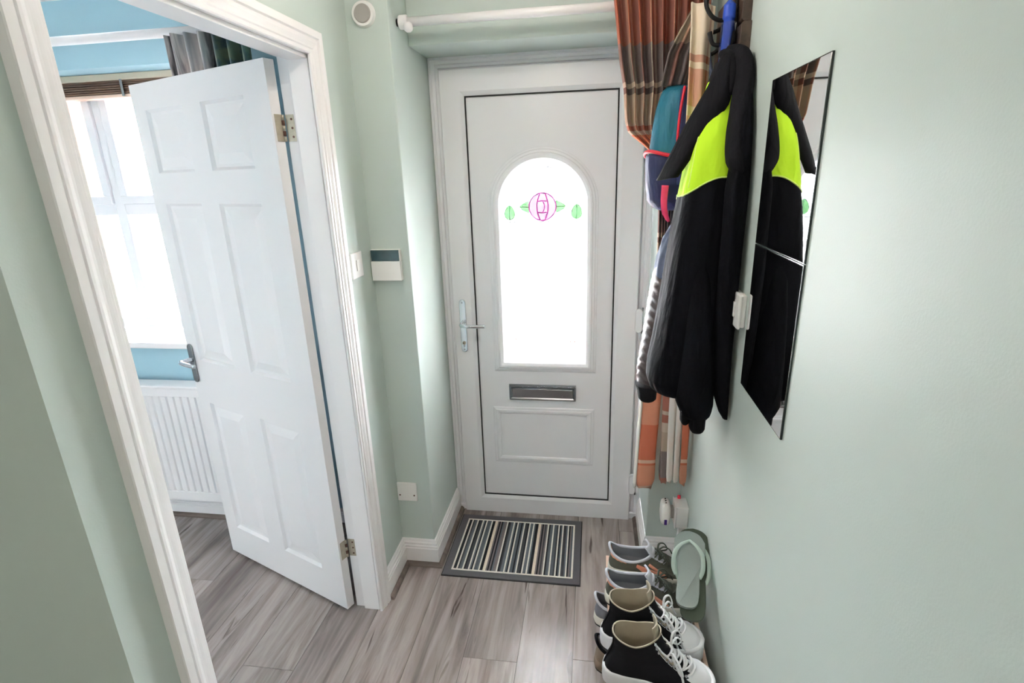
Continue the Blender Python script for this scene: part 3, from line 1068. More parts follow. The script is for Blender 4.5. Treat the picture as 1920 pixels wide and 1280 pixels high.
for k_ in range(6):
    xx = -26.5 + k_ * 3.4
    hw_ = MB().box(xx, xx + 1.4, 8.93, 9.02, 0.6, 1.9).build('window', M['upvc'], hs)
    MB().box(xx + 0.1, xx + 1.3, 8.925, 8.932, 0.7, 1.8).build('pane', M['glass_dark'], hw_)

# small tree in front of the door glass
tr = thing('garden_tree', 'leafy green tree faintly visible through the arched glass', 'tree', (1.25, 5.2, -0.15))
MB().tube([(1.25, 5.2, -0.16), (1.22, 5.2, 0.9), (1.3, 5.25, 1.8)], [0.07, 0.055, 0.035], 10, 4).build('trunk', M['shelf_wood'], tr, smooth=True)
M['leaf'] = pmat('fresh_green_leaves', srgb(120, 170, 60), 0.6, var=0.3, vscale=4)
lm = MB()
rg = random.Random(3)
for k in range(2600):
    a, b, r = rg.uniform(0, 2 * PI), math.acos(rg.uniform(-1, 1)), rg.uniform(0.25, 1) ** 0.5
    c = Vector((1.2 + 0.75 * r * math.sin(b) * math.cos(a), 5.2 + 0.7 * r * math.sin(b) * math.sin(a), 2.05 + 0.85 * r * math.cos(b)))
    q = Vector((rg.uniform(-1, 1), rg.uniform(-1, 1), rg.uniform(-1, 1))).normalized()
    w_ = q.orthogonal().normalized()
    n0 = len(lm.v)
    lm.v += [tuple(c - q * 0.055), tuple(c + w_ * 0.026), tuple(c + q * 0.055), tuple(c - w_ * 0.026)]
    lm.f.append((n0, n0 + 1, n0 + 2, n0 + 3))
lm.build('foliage', M['leaf'], tr, kind='stuff')

#PART2
# ------------------------------------------------------------------ back of the hall (behind the camera): closed door and added fill lamps
bd = thing('door_3', 'closed dark timber door at the back of the hall behind the camera', 'interior door', (0.0, -6.46, 0.0), kind='structure')
MB().box(-0.50, -0.42, -6.50, -6.42, 0, 2.12).box(0.42, 0.50, -6.50, -6.42, 0, 2.12).box(-0.42, 0.42, -6.50, -6.42, 2.03, 2.12).build('frame', M['gloss'], bd, bevel=0.003)
MB().box(-0.42, 0.42, -6.48, -6.44, 0.008, 2.028).build('leaf', M['shelf_wood'], bd)
def fill_lamp(cx, cy, power, label):  # unseen lamps added to brighten the door and hall
    cl = thing('fill_lamp', label, 'lamp', (cx, cy, CZ - 0.09), group='added hall fill lamps')
    MB().cyl((cx, cy, CZ - 0.03), (cx, cy, CZ), 0.09, 28).build('base', M['plastic'], cl)
    m, nt, p = new_mat('fill_lamp_glow')
    p.inputs['Base Color'].default_value = (1, 1, 1, 1)
    p.inputs['Emission Color'].default_value = srgb(255, 243, 232)
    p.inputs['Emission Strength'].default_value = power
    MB().sphere((cx, cy, CZ - 0.04), 0.15, 24, (1, 1, 0.42)).build('shade', m, cl, smooth=True)


fill_lamp(0.0, -1.02, FILL_OVERHEAD, 'added round white fill lamp, unseen overhead, brightening the front door')
fill_lamp(-0.1, -3.9, FILL_REAR, 'added round white fill lamp, unseen behind the camera, lifting the hall light')

# ------------------------------------------------------------------ door mat
mt = thing('door_mat', 'striped grey and white door mat with dark rubber edging', 'door mat', (-0.08, -0.27, 0.0))
mx0, mx1, my0, my1 = -0.372, 0.219, -0.478, -0.052
M['mat_rubber'] = pmat('dark_grey_mat_border', srgb(92, 90, 94), 0.9, bump=0.5, bscale=400)
M['mat_backing'] = pmat('black_mat_backing', srgb(26, 25, 27), 0.8)
MB().box(mx0 - 0.004, mx1 + 0.004, my0 - 0.004, my1 + 0.004, 0.0005, 0.003).build('rubber_backing', M['mat_backing'], mt)
MB().box(mx0, mx1, my0, my1, 0.003, 0.0065).build('border', M['mat_rubber'], mt, bevel=0.002)
MATC = {'w': srgb(226, 220, 210), 'k': srgb(40, 40, 44), 'g': srgb(104, 108, 114), 'b': srgb(92, 98, 104), 'd': srgb(68, 68, 72), 'n': srgb(122, 112, 112), 'c': srgb(222, 208, 190)}
for k_, c_ in MATC.items():
    M['mat_' + k_] = pmat('mat_pile_' + k_, c_, 0.95, bump=0.9, bscale=260, var=0.14, vscale=90, spec=0.1)
bw = 0.008
ix0, ix1, iy0, iy1 = mx0 + 0.033, mx1 - 0.030, my0 + 0.030, my1 - 0.036
pile = MB().box(ix0, ix1, iy0, iy0 + bw, 0.0065, 0.0095).build('edge_stripe', M['mat_w'], mt, bevel=0.0015)
MB().box(ix0, ix1, iy1 - bw, iy1, 0.0065, 0.0095).build('edge_stripe', M['mat_w'], mt, bevel=0.0015)
MB().box(ix0, ix0 + bw, iy0 + bw, iy1 - bw, 0.0065, 0.0095).build('edge_stripe', M['mat_w'], mt, bevel=0.0015)
MB().box(ix1 - bw, ix1, iy0 + bw, iy1 - bw, 0.0065, 0.0095).build('edge_stripe', M['mat_w'], mt, bevel=0.0015)
SEQ = 'k2 w1 d1 b1 g1 w1 k1 d2 w1 g1 k1 w1 b2 g1 w1 k2 c2 n1 k1 n1 k1 g1 n2 w1 k1 d1 g2 w1 b1 k1 w1 b2 k1 g1 w1 d2 k1 w1 g1 b1 w1 b1 k2 c2 n1 k1 n1 d1 n1 w1 k1 b1 g1 w1 b2 d1 w1 k1 b1 w1 d2 g1 w1 k1 n1 b1'
seq = [(q[0], int(q[1:])) for q in SEQ.split()]
tot = sum(q[1] for q in seq)
x = ix0 + bw
sx_ = (ix1 - ix0 - 2 * bw) / tot
for c_, n_ in seq:
    MB().box(x + 0.0002, x + n_ * sx_ - 0.0002, iy0 + bw, iy1 - bw, 0.0065, 0.0092 if c_ in 'wc' else 0.0084).build('stripe', M['mat_' + c_], mt)
    x += n_ * sx_

# ------------------------------------------------------------------ small wall fittings
t = thing('wall_chime', 'white wall box with dark glossy strip beside the front door', 'door chime', (-0.505, YW, 1.28))
MB().box(-0.560, -0.447, YW - 0.024, YW, 1.281, 1.353).build('lower_cover', M['plastic'], t, bevel=0.002)
MB().box(-0.560, -0.447, YW - 0.020, YW, 1.353, 1.396).build('back_shell', M['plastic'], t, bevel=0.002)
MB().box(-0.557, -0.450, YW - 0.0225, YW - 0.0195, 1.3545, 1.3945).build('display_strip', M['glass_dark'], t)
t = thing('blank_plate', 'white square blanking plate with two screws low beside the skirting', 'wall plate', (-0.517, YW, 0.32))
MB().box(-0.5605, -0.4745, YW - 0.011, YW, 0.320, 0.406).build('plate', M['plastic'], t, bevel=0.003)
for xx in (-0.549, -0.486):
    MB().cyl((xx, YW - 0.010, 0.349), (xx, YW - 0.0118, 0.349), 0.0035, 12).build('screw', M['rust'], t)
t = thing('wall_sensor', 'round white wall sensor with grey face high beside the door', 'sensor', (-0.499, YW, 2.12))
MB().cyl((-0.499, YW, 2.159), (-0.499, YW - 0.014, 2.159), 0.040, 36, 0.036).build('rim', M['plastic'], t, smooth=False)
MB().cyl((-0.499, YW - 0.013, 2.159), (-0.499, YW - 0.018, 2.159), 0.029, 32, 0.026).build('face', M['plastic_grey'], t)
t = thing('light_switch', 'white light switch beside the doorway architrave', 'light switch', (XL, -0.556, 1.32))
MB().box(XL, XL + 0.010, -0.600, -0.513, 1.318, 1.405).build('plate', M['plastic'], t, bevel=0.002)
MB().box(XL + 0.010, XL + 0.014, -0.566, -0.546, 1.342, 1.38).build('rocker', M['plastic'], t, bevel=0.002)
t = thing('wall_switch', 'white wall switch on the right wall between coats and mirror', 'light switch', (XR, -0.90, 1.25))
MB().box(XR - 0.012, XR, -0.938, -0.862, 1.258, 1.342).build('surface_box', M['plastic'], t, bevel=0.003)
MB().box(XR - 0.020, XR - 0.012, -0.942, -0.856, 1.254, 1.344).build('plate', M['plastic'], t, bevel=0.004)
MB().box(XR - 0.024, XR - 0.020, -0.911, -0.888, 1.28, 1.32).build('rocker', M['plastic'], t, bevel=0.002)

# mirror tiles
for k, (z0, z1, lab) in enumerate(((1.4765, 1.824, 'upper frameless mirror tile on the right wall'), (1.121, 1.4745, 'lower frameless mirror tile on the right wall'))):
    t = thing('mirror_tile', lab, 'mirror', (XR, -1.12, z0), group='mirror tiles')
    MB().box(XR - 0.004, XR, -1.2725, -0.967, z0, z1).build('glass_edge', M['mirror_edge'], t)
    MB().box(XR - 0.0045, XR - 0.0038, -1.2705, -0.969, z0 + 0.002, z1 - 0.002).build('silvered_face', M['mirror'], t)

# socket, plug-in freshener, cable trunking
t = thing('wall_socket', 'white socket box low on the right wall by the corner', 'socket', (XR, -0.42, 0.29))
MB().box(0.588, XR, -0.470, -0.3970, 0.3080, 0.4000).build('box', M['plastic'], t, bevel=0.004)
MB().box(0.584, 0.588, -0.472, -0.3950, 0.3060, 0.4020).build('face_plate', M['plastic'], t, bevel=0.0015)
MB().box(0.600, 0.612, -0.4100, -0.4010, 0.4000, 0.4140).build('switch_rocker', M['red'], t, bevel=0.002)
t = thing('air_freshener', 'white plug-in air freshener with purple label plugged into the socket', 'air freshener', (0.555, -0.43, 0.30))
rings = []
for z, sx2, sy2 in ((0.3100, 0.013, 0.024), (0.3140, 0.017, 0.030), (0.3470, 0.020, 0.036), (0.3770, 0.019, 0.034), (0.3940, 0.016, 0.029), (0.4020, 0.010, 0.020)):
    rings.append([(0.552 + sx2 * math.copysign(abs(math.cos(a)) ** 0.6, math.cos(a)), -0.430 + sy2 * math.copysign(abs(math.sin(a)) ** 0.6, math.sin(a)), z) for a in [2 * PI * k / 28 for k in range(28)]])
MB().loft(rings, True, True, True).build('shell', M['plastic'], t, smooth=True)
for dy in (-0.014, 0.0, 0.014):
    MB().cyl((0.552, -0.430 + dy, 0.4005), (0.552, -0.430 + dy, 0.4035), 0.0035, 10).build('vent_hole', M['dark'], t)  # dark discs on the shell stand in for shaded holes
M['purple'] = pmat('purple_label', srgb(70, 40, 130), 0.4)
MB().box(0.546, 0.556, -0.4668, -0.4640, 0.3170, 0.3390).build('label_patch', M['purple'], t)
MB().box(0.570, 0.5845, -0.446, -0.414, 0.3340, 0.3770).build('plug_body', M['plastic_grey'], t, bevel=0.003)
o = MB().box(0.605, XR, -0.440, -0.412, 0.125, 0.307).build('cable_trunking', M['plastic'], None, bevel=0.002)
tag(o, 'white cable trunking running down below the socket', 'trunking')

# hall curtain pole and plaid curtain
t = thing('portiere_rod', 'white door curtain rod across the front door lintel', 'curtain pole', (0.1, -0.33, 2.12))
PY, PZ = -0.325, 2.148
MB().cyl((-0.385, PY, PZ), (0.61, PY, PZ), 0.0145, 18).build('rod', M['gloss'], t, smooth=True)
MB().cyl((-0.408, PY, PZ), (-0.378, PY, PZ), 0.022, 20).build('end_cap', M['gloss'], t, smooth=False, bevel=0.004)
MB().sphere((-0.374, PY - 0.012, PZ - 0.018), 0.017).build('end_ball', M['gloss'], t, smooth=True)
MB().cyl((-0.393, PY, PZ), (-0.4165, PY, PZ), 0.012, 14).build('wall_bracket', M['black_iron'], t, smooth=True)
MB().cyl((0.55, PY + 0.012, PZ), (0.55, -0.217, PZ), 0.009, 12).build('support_bracket', M['gloss'], t, smooth=True)


def cloth_rows(rows, nu, nz, pleats, amp, yoff=0.0, seed=0.0, sharp=0.6):
    """rows: (z, xl, yl, xr, yr, ampscale); returns rings and uv of a pleated hanging sheet."""
    zs = [r[0] for r in rows][::-1]
    cols = [[r[k] for r in rows][::-1] for k in range(1, 6)]
    R, U = [], []
    ztop, zbot = rows[0][0], rows[-1][0]
    for i in range(nz):
        z = ztop + (zbot - ztop) * i / (nz - 1)
        xl, yl, xr, yr, am = [interp(z, zs, c) for c in cols]
        row, ru = [], []
        for j in range(nu):
            s = j / (nu - 1)
            ph = s * pleats * 2 * PI + seed + 0.35 * math.sin(z * 3.1 + s * 5)
            wv = math.sin(ph)
            wv = math.copysign(abs(wv) ** sharp, wv)
            a = amp * am
            dx, dy = xr - xl, yr - yl
            ln_ = math.hypot(dx, dy) or 1
            nx, ny = dy / ln_, -dx / ln_
            row.append((xl + dx * s + nx * a * wv + 0.003 * math.cos(ph), yl + dy * s + ny * a * wv, z))
            ru.append((s * pleats * 0.075, ztop - z))
        R.append(row)
        U.append(ru)
    return R, U


t = thing('door_curtain', 'orange and grey checked door curtain bunched at the right of the front door', 'curtain', (0.5, -0.36, 0.40))
rows = [(2.185, 0.300, -0.378, 0.600, -0.374, 1.0), (1.98, 0.326, -0.376, 0.596, -0.370, 1.0), (1.90, 0.342, -0.376, 0.592, -0.370, 1.0), (1.80, 0.350, -0.376, 0.570, -0.370, 0.8), (1.765, 0.362, -0.376, 0.56, -0.370, 0.7), (1.715, 0.425, -0.376, 0.545, -0.370, 0.5), (1.66, 0.455, -0.376, 0.54, -0.370, 0.5), (1.50, 0.475, -0.35, 0.56, -0.345, 0.6), (0.95, 0.485, -0.345, 0.575, -0.35, 0.8)]
R, U = cloth_rows(rows, 170, 90, 8.5, 0.027, sharp=0.9)
MB().loft(R, False, uv=U).build('gathered_drop', M['plaid'], t, smooth=True, solid=0.002)
# lower folds hanging below the coats: flat-sided folded tails
LOW = [('front_fold', 'plaid_low', 0.95, 0.405, (0.492, -0.345), (0.475, -0.34), 0.066, 0.030, 0.00),
       ('grey_fold', 'scarf_grey', 0.95, 0.445, (0.545, -0.355), (0.548, -0.36), 0.030, 0.030, 0.3),
       ('lining_fold', 'lining', 0.95, 0.462, (0.562, -0.375), (0.566, -0.38), 0.022, 0.022, 0.6),
       ('lining_fold', 'lining', 0.95, 0.465, (0.588, -0.385), (0.590, -0.39), 0.018, 0.020, 0.9),
       ('back_fold', 'plaid_low', 0.98, 0.492, (0.605, -0.43), (0.607, -0.445), 0.022, 0.016, 0.2)]
for nm, mk, zt, zb, c0, c1, hx, hy, sd in LOW:
    rings, uvs = [], []
    for i in range(26):
        q = i / 25
        z = zt + (zb - zt) * q
        cx, cy = c0[0] + (c1[0] - c0[0]) * q, c0[1] + (c1[1] - c0[1]) * q
        k_ = 0.75 + 0.25 * q if q < 0.93 else 1 - (q - 0.93) * 4.0
        row, ru = [], []
        for j in range(28):
            a = 2 * PI * j / 28
            ex = math.copysign(abs(math.cos(a)) ** 0.7, math.cos(a))
            ey = math.copysign(abs(math.sin(a)) ** 0.7, math.sin(a))
            row.append((cx + hx * k_ * 0.62 * ex + 0.003 * math.sin(a * 3 + z * 9 + sd), cy + hy * ey * k_ + 0.003 * math.sin(a * 2 + z * 7), z + (0.018 * (a - PI) / PI if q > 0.9 else 0) * (q - 0.9) * 8))
            ru.append((0.05 + j / 28 * 0.13 + sd, ztop_ if False else 2.185 - z + sd * 0.3))
        rings.append(row)
        uvs.append(ru)
    MB().loft(rings, True, True, True, uv=uvs).build(nm, M[mk], t, smooth=True)
# white lining edge down the left side of the front fold
rings = []
for i in range(16):
    q = i / 15
    z = 0.84 + (0.412 - 0.84) * q
    cx = 0.489 + (0.473 - 0.489) * (0.2 + 0.8 * q) - 0.036
    rings.append([(cx + 0.007 * math.cos(a), -0.345 + 0.024 * math.sin(a), z) for a in [2 * PI * j / 12 for j in range(12)]])
MB().loft(rings, True, True, True).build('lining_edge', M['lining'], t, smooth=True)

# ------------------------------------------------------------------ coat rack
t = thing('coat_rack', 'dark wooden coat rack board with black iron hooks on the right wall', 'coat rack', (XR, -0.52, 1.90))
MB().prism([(XR, 1.905), (XR - 0.020, 1.905), (XR - 0.026, 1.912), (XR - 0.026, 1.985), (XR - 0.020, 1.993), (XR, 1.993)], 'y', -0.735, -0.425).build('lower_board', M['rack_wood'], t, bevel=0.002)
MB().prism([(XR, 1.994), (XR - 0.018, 1.994), (XR - 0.024, 2.000), (XR - 0.024, 2.085), (XR - 0.016, 2.095), (XR, 2.095)], 'y', -0.725, -0.43).build('upper_board', M['rack_wood'], t, bevel=0.002)
for hy in (-0.672, -0.545):
    hk = MB().box(XR - 0.031, XR - 0.025, hy - 0.011, hy + 0.011, 1.925, 2.06).build('hook_plate', M['black_iron'], t, bevel=0.002)
    MB().tube([(XR - 0.028, hy, 2.022), (XR - 0.055, hy, 2.010), (XR - 0.082, hy, 2.018), (XR - 0.100, hy, 2.042), (XR - 0.102, hy, 2.066)], [0.006, 0.0055, 0.0055, 0.0055, 0.007], 10, 5).build('upper_prong', M['black_iron'], hk, smooth=True)
    MB().tube([(XR - 0.028, hy - 0.004, 1.975), (XR - 0.056, hy - 0.006, 1.954), (XR - 0.080, hy - 0.006, 1.956), (XR - 0.090, hy - 0.006, 1.984)], [0.006, 0.005, 0.005, 0.0065], 10, 5).build('lower_prong', M['black_iron'], hk, smooth=True)

# folded blue umbrella in a clear sleeve, hung on the near hook
t = thing('folded_umbrella', 'bright blue folded umbrella in a clear sleeve on the coat rack', 'umbrella', (0.590, -0.70, 1.90))
UC = (0.586, -0.700)


def urings(z0, z1, r0, r1, n=20, amp=0.0):
    out = []
    for i in range(9):
        q = i / 8
        r = r0 + (r1 - r0) * q
        out.append([(UC[0] + r * (1 + amp * math.sin(5 * a + q * 2)) * math.cos(a), UC[1] + r * (1 + amp * math.sin(4 * a + 1)) * math.sin(a), z0 + (z1 - z0) * q) for a in [2 * PI * k / n for k in range(n)]])
    return out


MB().loft(urings(1.90, 2.005, 0.0135, 0.0125, amp=0.12) + urings(2.008, 2.038, 0.0155, 0.0145) + urings(2.04, 2.048, 0.012, 0.004), True, True, True).build('rolled_canopy', M['umbrella'], t, smooth=True)
MB().loft(urings(1.895, 1.998, 0.019, 0.0185, amp=0.10), True).build('clear_sleeve', M['plastic_bag'], t, smooth=True)

# ------------------------------------------------------------------ scarf on the second hook
t = thing('checked_scarf', 'cream and rust checked scarf draped over the middle coat hook', 'scarf', (0.53, -0.56, 1.5))
rings, uvs = [], []
for i in range(60):
    q = i / 59
    z = 2.072 - q * 0.55
    xl = interp(q, [0, 0.3, 1], [0.505, 0.507, 0.508])
    xr = interp(q, [0, 0.2, 1], [0.570, 0.562, 0.556])
    yy = -0.612 - 0.016 * math.sin(min(1, q * 7) * PI / 2)
    row, ru = [], []
    for j in range(26):
        s = j / 25
        row.append((xl + (xr - xl) * s, yy + 0.008 * math.sin(s * 9 + z * 3) + 0.030 * max(0, s - 0.8), z - 0.012 * s))
        ru.append((s * 0.28, q * 0.55 + 0.004))
    rings.append(row)
    uvs.append(ru)
MB().loft(rings, False, uv=uvs).build('front_drop', M['scarf_plaid'], t, smooth=True, solid=0.004)
rows = [(2.068, 0.515, -0.600, 0.562, -0.580, 0.2), (2.045, 0.500, -0.596, 0.56, -0.575, 0.4), (2.00, 0.474, -0.575, 0.55, -0.555, 0.8), (1.965, 0.458, -0.545, 0.54, -0.535, 1), (1.92, 0.450, -0.52, 0.54, -0.51, 1), (1.886, 0.446, -0.50, 0.53, -0.49, 1)]
R, U = cloth_rows(rows, 80, 50, 3.2, 0.011, seed=1.0)
MB().loft(R, False, uv=U).build('back_drop', M['scarf_grey'], t, smooth=True, solid=0.006)


# ------------------------------------------------------------------ hanging garments as folded lofts
def garment(rows, n, nz, folds, exp=2.5):
    """rows: (z, xl, xr, yn, yf); closed rings with soft vertical folds."""
    zs = [r[0] for r in rows][::-1]
    cols = [[r[k] for r in rows][::-1] for k in range(1, 5)]
    out = []
    for i in range(nz):
        z = rows[0][0] + (rows[-1][0] - rows[0][0]) * i / (nz - 1)
        xl, xr, yn, yf = [interp(z, zs, c) for c in cols]
        cx, cy, rx, ry = (xl + xr) / 2, (yn + yf) / 2, (xr - xl) / 2, (yf - yn) / 2
        row = []
        for j in range(n):
            a = 2 * PI * j / n
            ex = math.copysign(abs(math.cos(a)) ** (2 / exp), math.cos(a))
            ey = math.copysign(abs(math.sin(a)) ** (2 / exp), math.sin(a))
            f = 1.0
            for k_, am, ph, tw in folds:
                f += am * math.sin(k_ * a + ph + tw * z)
            px = cx + rx * ex * f
            row.append((min(px, XR - 0.004), cy + ry * ey * f, z))
        out.append(row)
    return out


# backpack / child's bag, teal and navy
t = thing('child_backpack', 'teal and navy child backpack with red piping hanging beside the curtain', 'backpack', (0.47, -0.47, 1.53))
rows = [(1.885, 0.470, 0.535, -0.50, -0.44), (1.872, 0.456, 0.55, -0.53, -0.41), (1.82, 0.440, 0.565, -0.545, -0.412), (1.76, 0.430, 0.565, -0.55, -0.412), (1.70, 0.424, 0.565, -0.55, -0.412), (1.665, 0.424, 0.565, -0.55, -0.412)]
MB().loft(garment(rows, 48, 24, [(3, 0.02, 0.5, 2), (7, 0.008, 0, 9)], 2.6), True, True, True).build('upper_pouch', M['teal'], t, smooth=True)
rows = [(1.690, 0.414, 0.57, -0.558, -0.412), (1.66, 0.413, 0.57, -0.560, -0.412), (1.60, 0.416, 0.57, -0.56, -0.412), (1.55, 0.424, 0.565, -0.555, -0.412), (1.530, 0.440, 0.55, -0.54, -0.41), (1.522, 0.46, 0.53, -0.52, -0.43)]
MB().loft(garment(rows, 48, 24, [(4, 0.015, 0.3, 3), (9, 0.006, 0, 15)], 2.8), True, True, True).build('lower_pocket', M['navy'], t, smooth=True)
pt_ = []
for k_ in range(41):
    a = 2 * PI * k_ / 40
    pt_.append((0.4905 + 0.079 * math.copysign(abs(math.cos(a)) ** 0.75, math.cos(a)), -0.485 + 0.076 * math.copysign(abs(math.sin(a)) ** 0.75, math.sin(a)), 1.690 + 0.010 * math.sin(a * 2 + 0.6)))
MB().tube(pt_, 0.0055, 8, 0, cap=False).build('pocket_piping', M['red'], t, smooth=True)
rows = [(1.870, 0.502, 0.575, -0.572, -0.50), (1.80, 0.497, 0.58, -0.576, -0.50), (1.70, 0.495, 0.58, -0.576, -0.50), (1.60, 0.50, 0.58, -0.575, -0.50)]
MB().loft(garment(rows, 36, 16, [(3, 0.02, 0, 2)], 3), True, True, True).build('back_panel', M['navy'], t, smooth=True)
MB().tube([(0.507, -0.574, 1.872), (0.497, -0.580, 1.80), (0.494, -0.581, 1.72), (0.499, -0.580, 1.64)], 0.004, 8, 5).build('side_piping', M['red'], t, smooth=True)
MB().tube([(0.468, -0.566, 1.60), (0.466, -0.572, 1.555), (0.470, -0.574, 1.52), (0.484, -0.572, 1.492)], [0.011, 0.010, 0.009, 0.004], 8, 5, flat=0.25, upv=(0, 1, 0)).build('pull_strap', M['pink'], t, smooth=True)

# quilted jacket whose rippled side shows at the left, blue-grey shoulder above
t = thing('quilted_jacket', 'dark brown quilted jacket with blue grey shoulder and black cuff behind the hi-vis jacket', 'jacket', (0.5, -0.55, 0.9))
rows = [(1.50, 0.560, 0.60, -0.622, -0.585), (1.485, 0.490, 0.615, -0.628, -0.53), (1.44, 0.468, 0.618, -0.630, -0.50), (1.38, 0.456, 0.618, -0.632, -0.48), (1.32, 0.450, 0.618, -0.632, -0.47)]
MB().loft(garment(rows, 72, 30, [(9, 0.035, 0, 24), (17, 0.02, 1, -30), (5, 0.02, 2, 9)], 2.3), True, True, True).build('shoulder', M['shirt'], t, smooth=True)
MB().tube([(0.585, -0.605, 1.495), (0.592, -0.606, 1.60), (0.585, -0.606, 1.80), (0.570, -0.560, 1.95), (0.568, -0.545, 1.975)], [0.012, 0.008, 0.006, 0.005, 0.004], 10, 5).build('hanging_loop', M['shirt'], t, smooth=True)
rows = [(1.36, 0.462, 0.60, -0.634, -0.47), (1.33, 0.448, 0.61, -0.636, -0.46), (1.24, 0.436, 0.61, -0.636, -0.455), (1.12, 0.424, 0.61, -0.636, -0.46), (1.02, 0.410, 0.605, -0.636, -0.47), (0.955, 0.408, 0.60, -0.636, -0.48)]
rr_ = garment(rows, 64, 110, [(5, 0.02, 0.4, 3)], 2.3)
for row in rr_:
    for j, pnt in enumerate(row):
        k_ = 1 + 0.020 * math.sin(pnt[2] * 210 + 2.5 * math.sin(j * 0.5) + pnt[1] * 60)
        row[j] = (0.52 + (pnt[0] - 0.52) * k_, -0.56 + (pnt[1] + 0.56) * k_, pnt[2])
MB().loft(rr_, True, True, True).build('body', M['quilt'], t, smooth=True)
rows = [(0.965, 0.400, 0.475, -0.640, -0.55), (0.945, 0.408, 0.472, -0.640, -0.56), (0.915, 0.412, 0.47, -0.640, -0.565), (0.908, 0.42, 0.46, -0.63, -0.58)]
MB().loft(garment(rows, 40, 14, [(12, 0.012, 0, 0)], 2.3), True, True, True).build('cuff', M['black_rib'], t, smooth=True)

# hi-vis work jacket
t = thing('hi_vis_jacket', 'black work jacket with fluorescent lime shoulder panel hanging on the near hook', 'jacket', (0.53, -0.72, 0.85))
rows = [(1.905, 0.560, 0.605, -0.735, -0.68), (1.86, 0.545, 0.618, -0.775, -0.655), (1.78, 0.520, 0.626, -0.815, -0.645), (1.70, 0.500, 0.629, -0.84, -0.64), (1.60, 0.484, 0.630, -0.86, -0.64), (1.50, 0.468, 0.630, -0.87, -0.64), (1.40, 0.456, 0.630, -0.875, -0.64), (1.30, 0.445, 0.630, -0.88, -0.64), (1.18, 0.430, 0.630, -0.88, -0.64), (1.11, 0.418, 0.630, -0.878, -0.645), (1.06, 0.416, 0.628, -0.872, -0.65), (1.025, 0.430, 0.620, -0.86, -0.66), (1.015, 0.46, 0.60, -0.84, -0.68)]
n_ = 110
ZB, ZTOP = rows[-1][0], rows[0][0]
NF = 400
RR_ = garment(rows, n_, NF, [(3, 0.018, 0.6, 1.5), (7, 0.012, 1.2, 3.0), (13, 0.006, 0.2, -5.0), (23, 0.003, 0.0, 9.0)], 2.35)


def at_z(j, z):
    q = (ZTOP - z) / (ZTOP - ZB) * (NF - 1)
    i0 = min(NF - 2, max(0, int(q)))
    f_ = q - i0
    a_, b_ = RR_[i0][j], RR_[i0 + 1][j]
    return tuple(a_[k_] + (b_[k_] - a_[k_]) * f_ for k_ in range(3))


LIM = []
for j in range(n_):
    x_, y_, _ = at_z(j, 1.58)
    LIM.append(1.572 + 0.050 * math.sin(min(1, max(0, (x_ - 0.478) / 0.09)) * PI / 2) - 0.8 * max(0, y_ + 0.72))


def zspan(za, zb, n):
    return [[at_z(j, (za if isinstance(za, float) else za[j]) + ((zb if isinstance(zb, float) else zb[j]) - (za if isinstance(za, float) else za[j])) * i / (n - 1)) for j in range(n_)] for i in range(n)]


MB().loft(zspan(ZTOP, 1.86, 8), True, True, False).build('neck', M['black_soft'], t, smooth=True)
MB().loft(zspan(1.86, LIM, 40), True).build('lime_shoulder', M['lime'], t, smooth=True)
MB().loft(zspan(LIM, ZB, 90), True, False, True).build('body', M['black_cloth'], t, smooth=True)
seam = [at_z(j % n_, LIM[j % n_] + 0.002) for j in range(n_ + 1)]
MB().tube(seam, 0.0022, 6, 0, cap=False).build('seam_piping', M['lime_piping'], t, smooth=True)


def compact(mb):
    used = sorted({q for f_ in mb.f for q in f_})
    mp_ = {q: i for i, q in enumerate(used)}
    o_ = MB()
    o_.v = [mb.v[q] for q in used]
    o_.f = [tuple(mp_[q] for q in f_) for f_ in mb.f]
    return o_


# left front facing hanging open, with a pointed lower corner
fl_ = []
NSEG = 26
rings = []
for i in range(NSEG + 1):
    q = i / NSEG
    # outer edge runs from the hook down to the tip; inner edge back along the lime panel
    ox = interp(q, [0, 0.25, 0.6, 1.0], [0.566, 0.536, 0.484, 0.425])
    oz = interp(q, [0, 0.25, 0.6, 1.0], [1.915, 1.845, 1.745, 1.618])
    ix = interp(q, [0, 0.25, 0.6, 1.0], [0.592, 0.580, 0.520, 0.472])
    iz = interp(q, [0, 0.25, 0.6, 1.0], [1.90, 1.80, 1.705, 1.628])
    yo = interp(q, [0, 0.3, 1.0], [-0.755, -0.770, -0.725])
    yi = interp(q, [0, 0.3, 1.0], [-0.765, -0.812, -0.775])
    row = []
    for j in range(13):
        s = j / 12
        row.append((ox + (ix - ox) * s, yo + (yi - yo) * s - 0.022 * math.sin(PI * s) - 0.004 * math.sin(q * 9), oz + (iz - oz) * s))
    rings.append(row)
MB().loft(rings, False).build('left_lapel', M['black_soft'], t, smooth=True, solid=0.006)
# thicker collar roll and right facing down the wall side
MB().tube([(0.585, -0.735, 1.925), (0.607, -0.775, 1.905), (0.612, -0.800, 1.86), (0.603, -0.825, 1.79), (0.590, -0.850, 1.72), (0.590, -0.872, 1.665), (0.604, -0.882, 1.63)], [0.016, 0.026, 0.030, 0.030, 0.026, 0.026, 0.014], 18, 6, flat=0.75, upv=(1, 0, 0)).build('right_lapel', M['black_soft'], t, smooth=True)
MB().tube([(0.566, -0.740, 1.918), (0.580, -0.762, 1.905), (0.586, -0.786, 1.86), (0.580, -0.800, 1.82)], [0.012, 0.020, 0.020, 0.010], 16, 6, flat=0.8, upv=(1, 0, 0)).build('collar', M['black_soft'], t, smooth=True)
MB().tube([(0.598, -0.715, 1.975), (0.594, -0.72, 1.94), (0.590, -0.725, 1.905)], 0.004, 8, 4).build('hanging_loop', M['black_rib'], t, smooth=True)
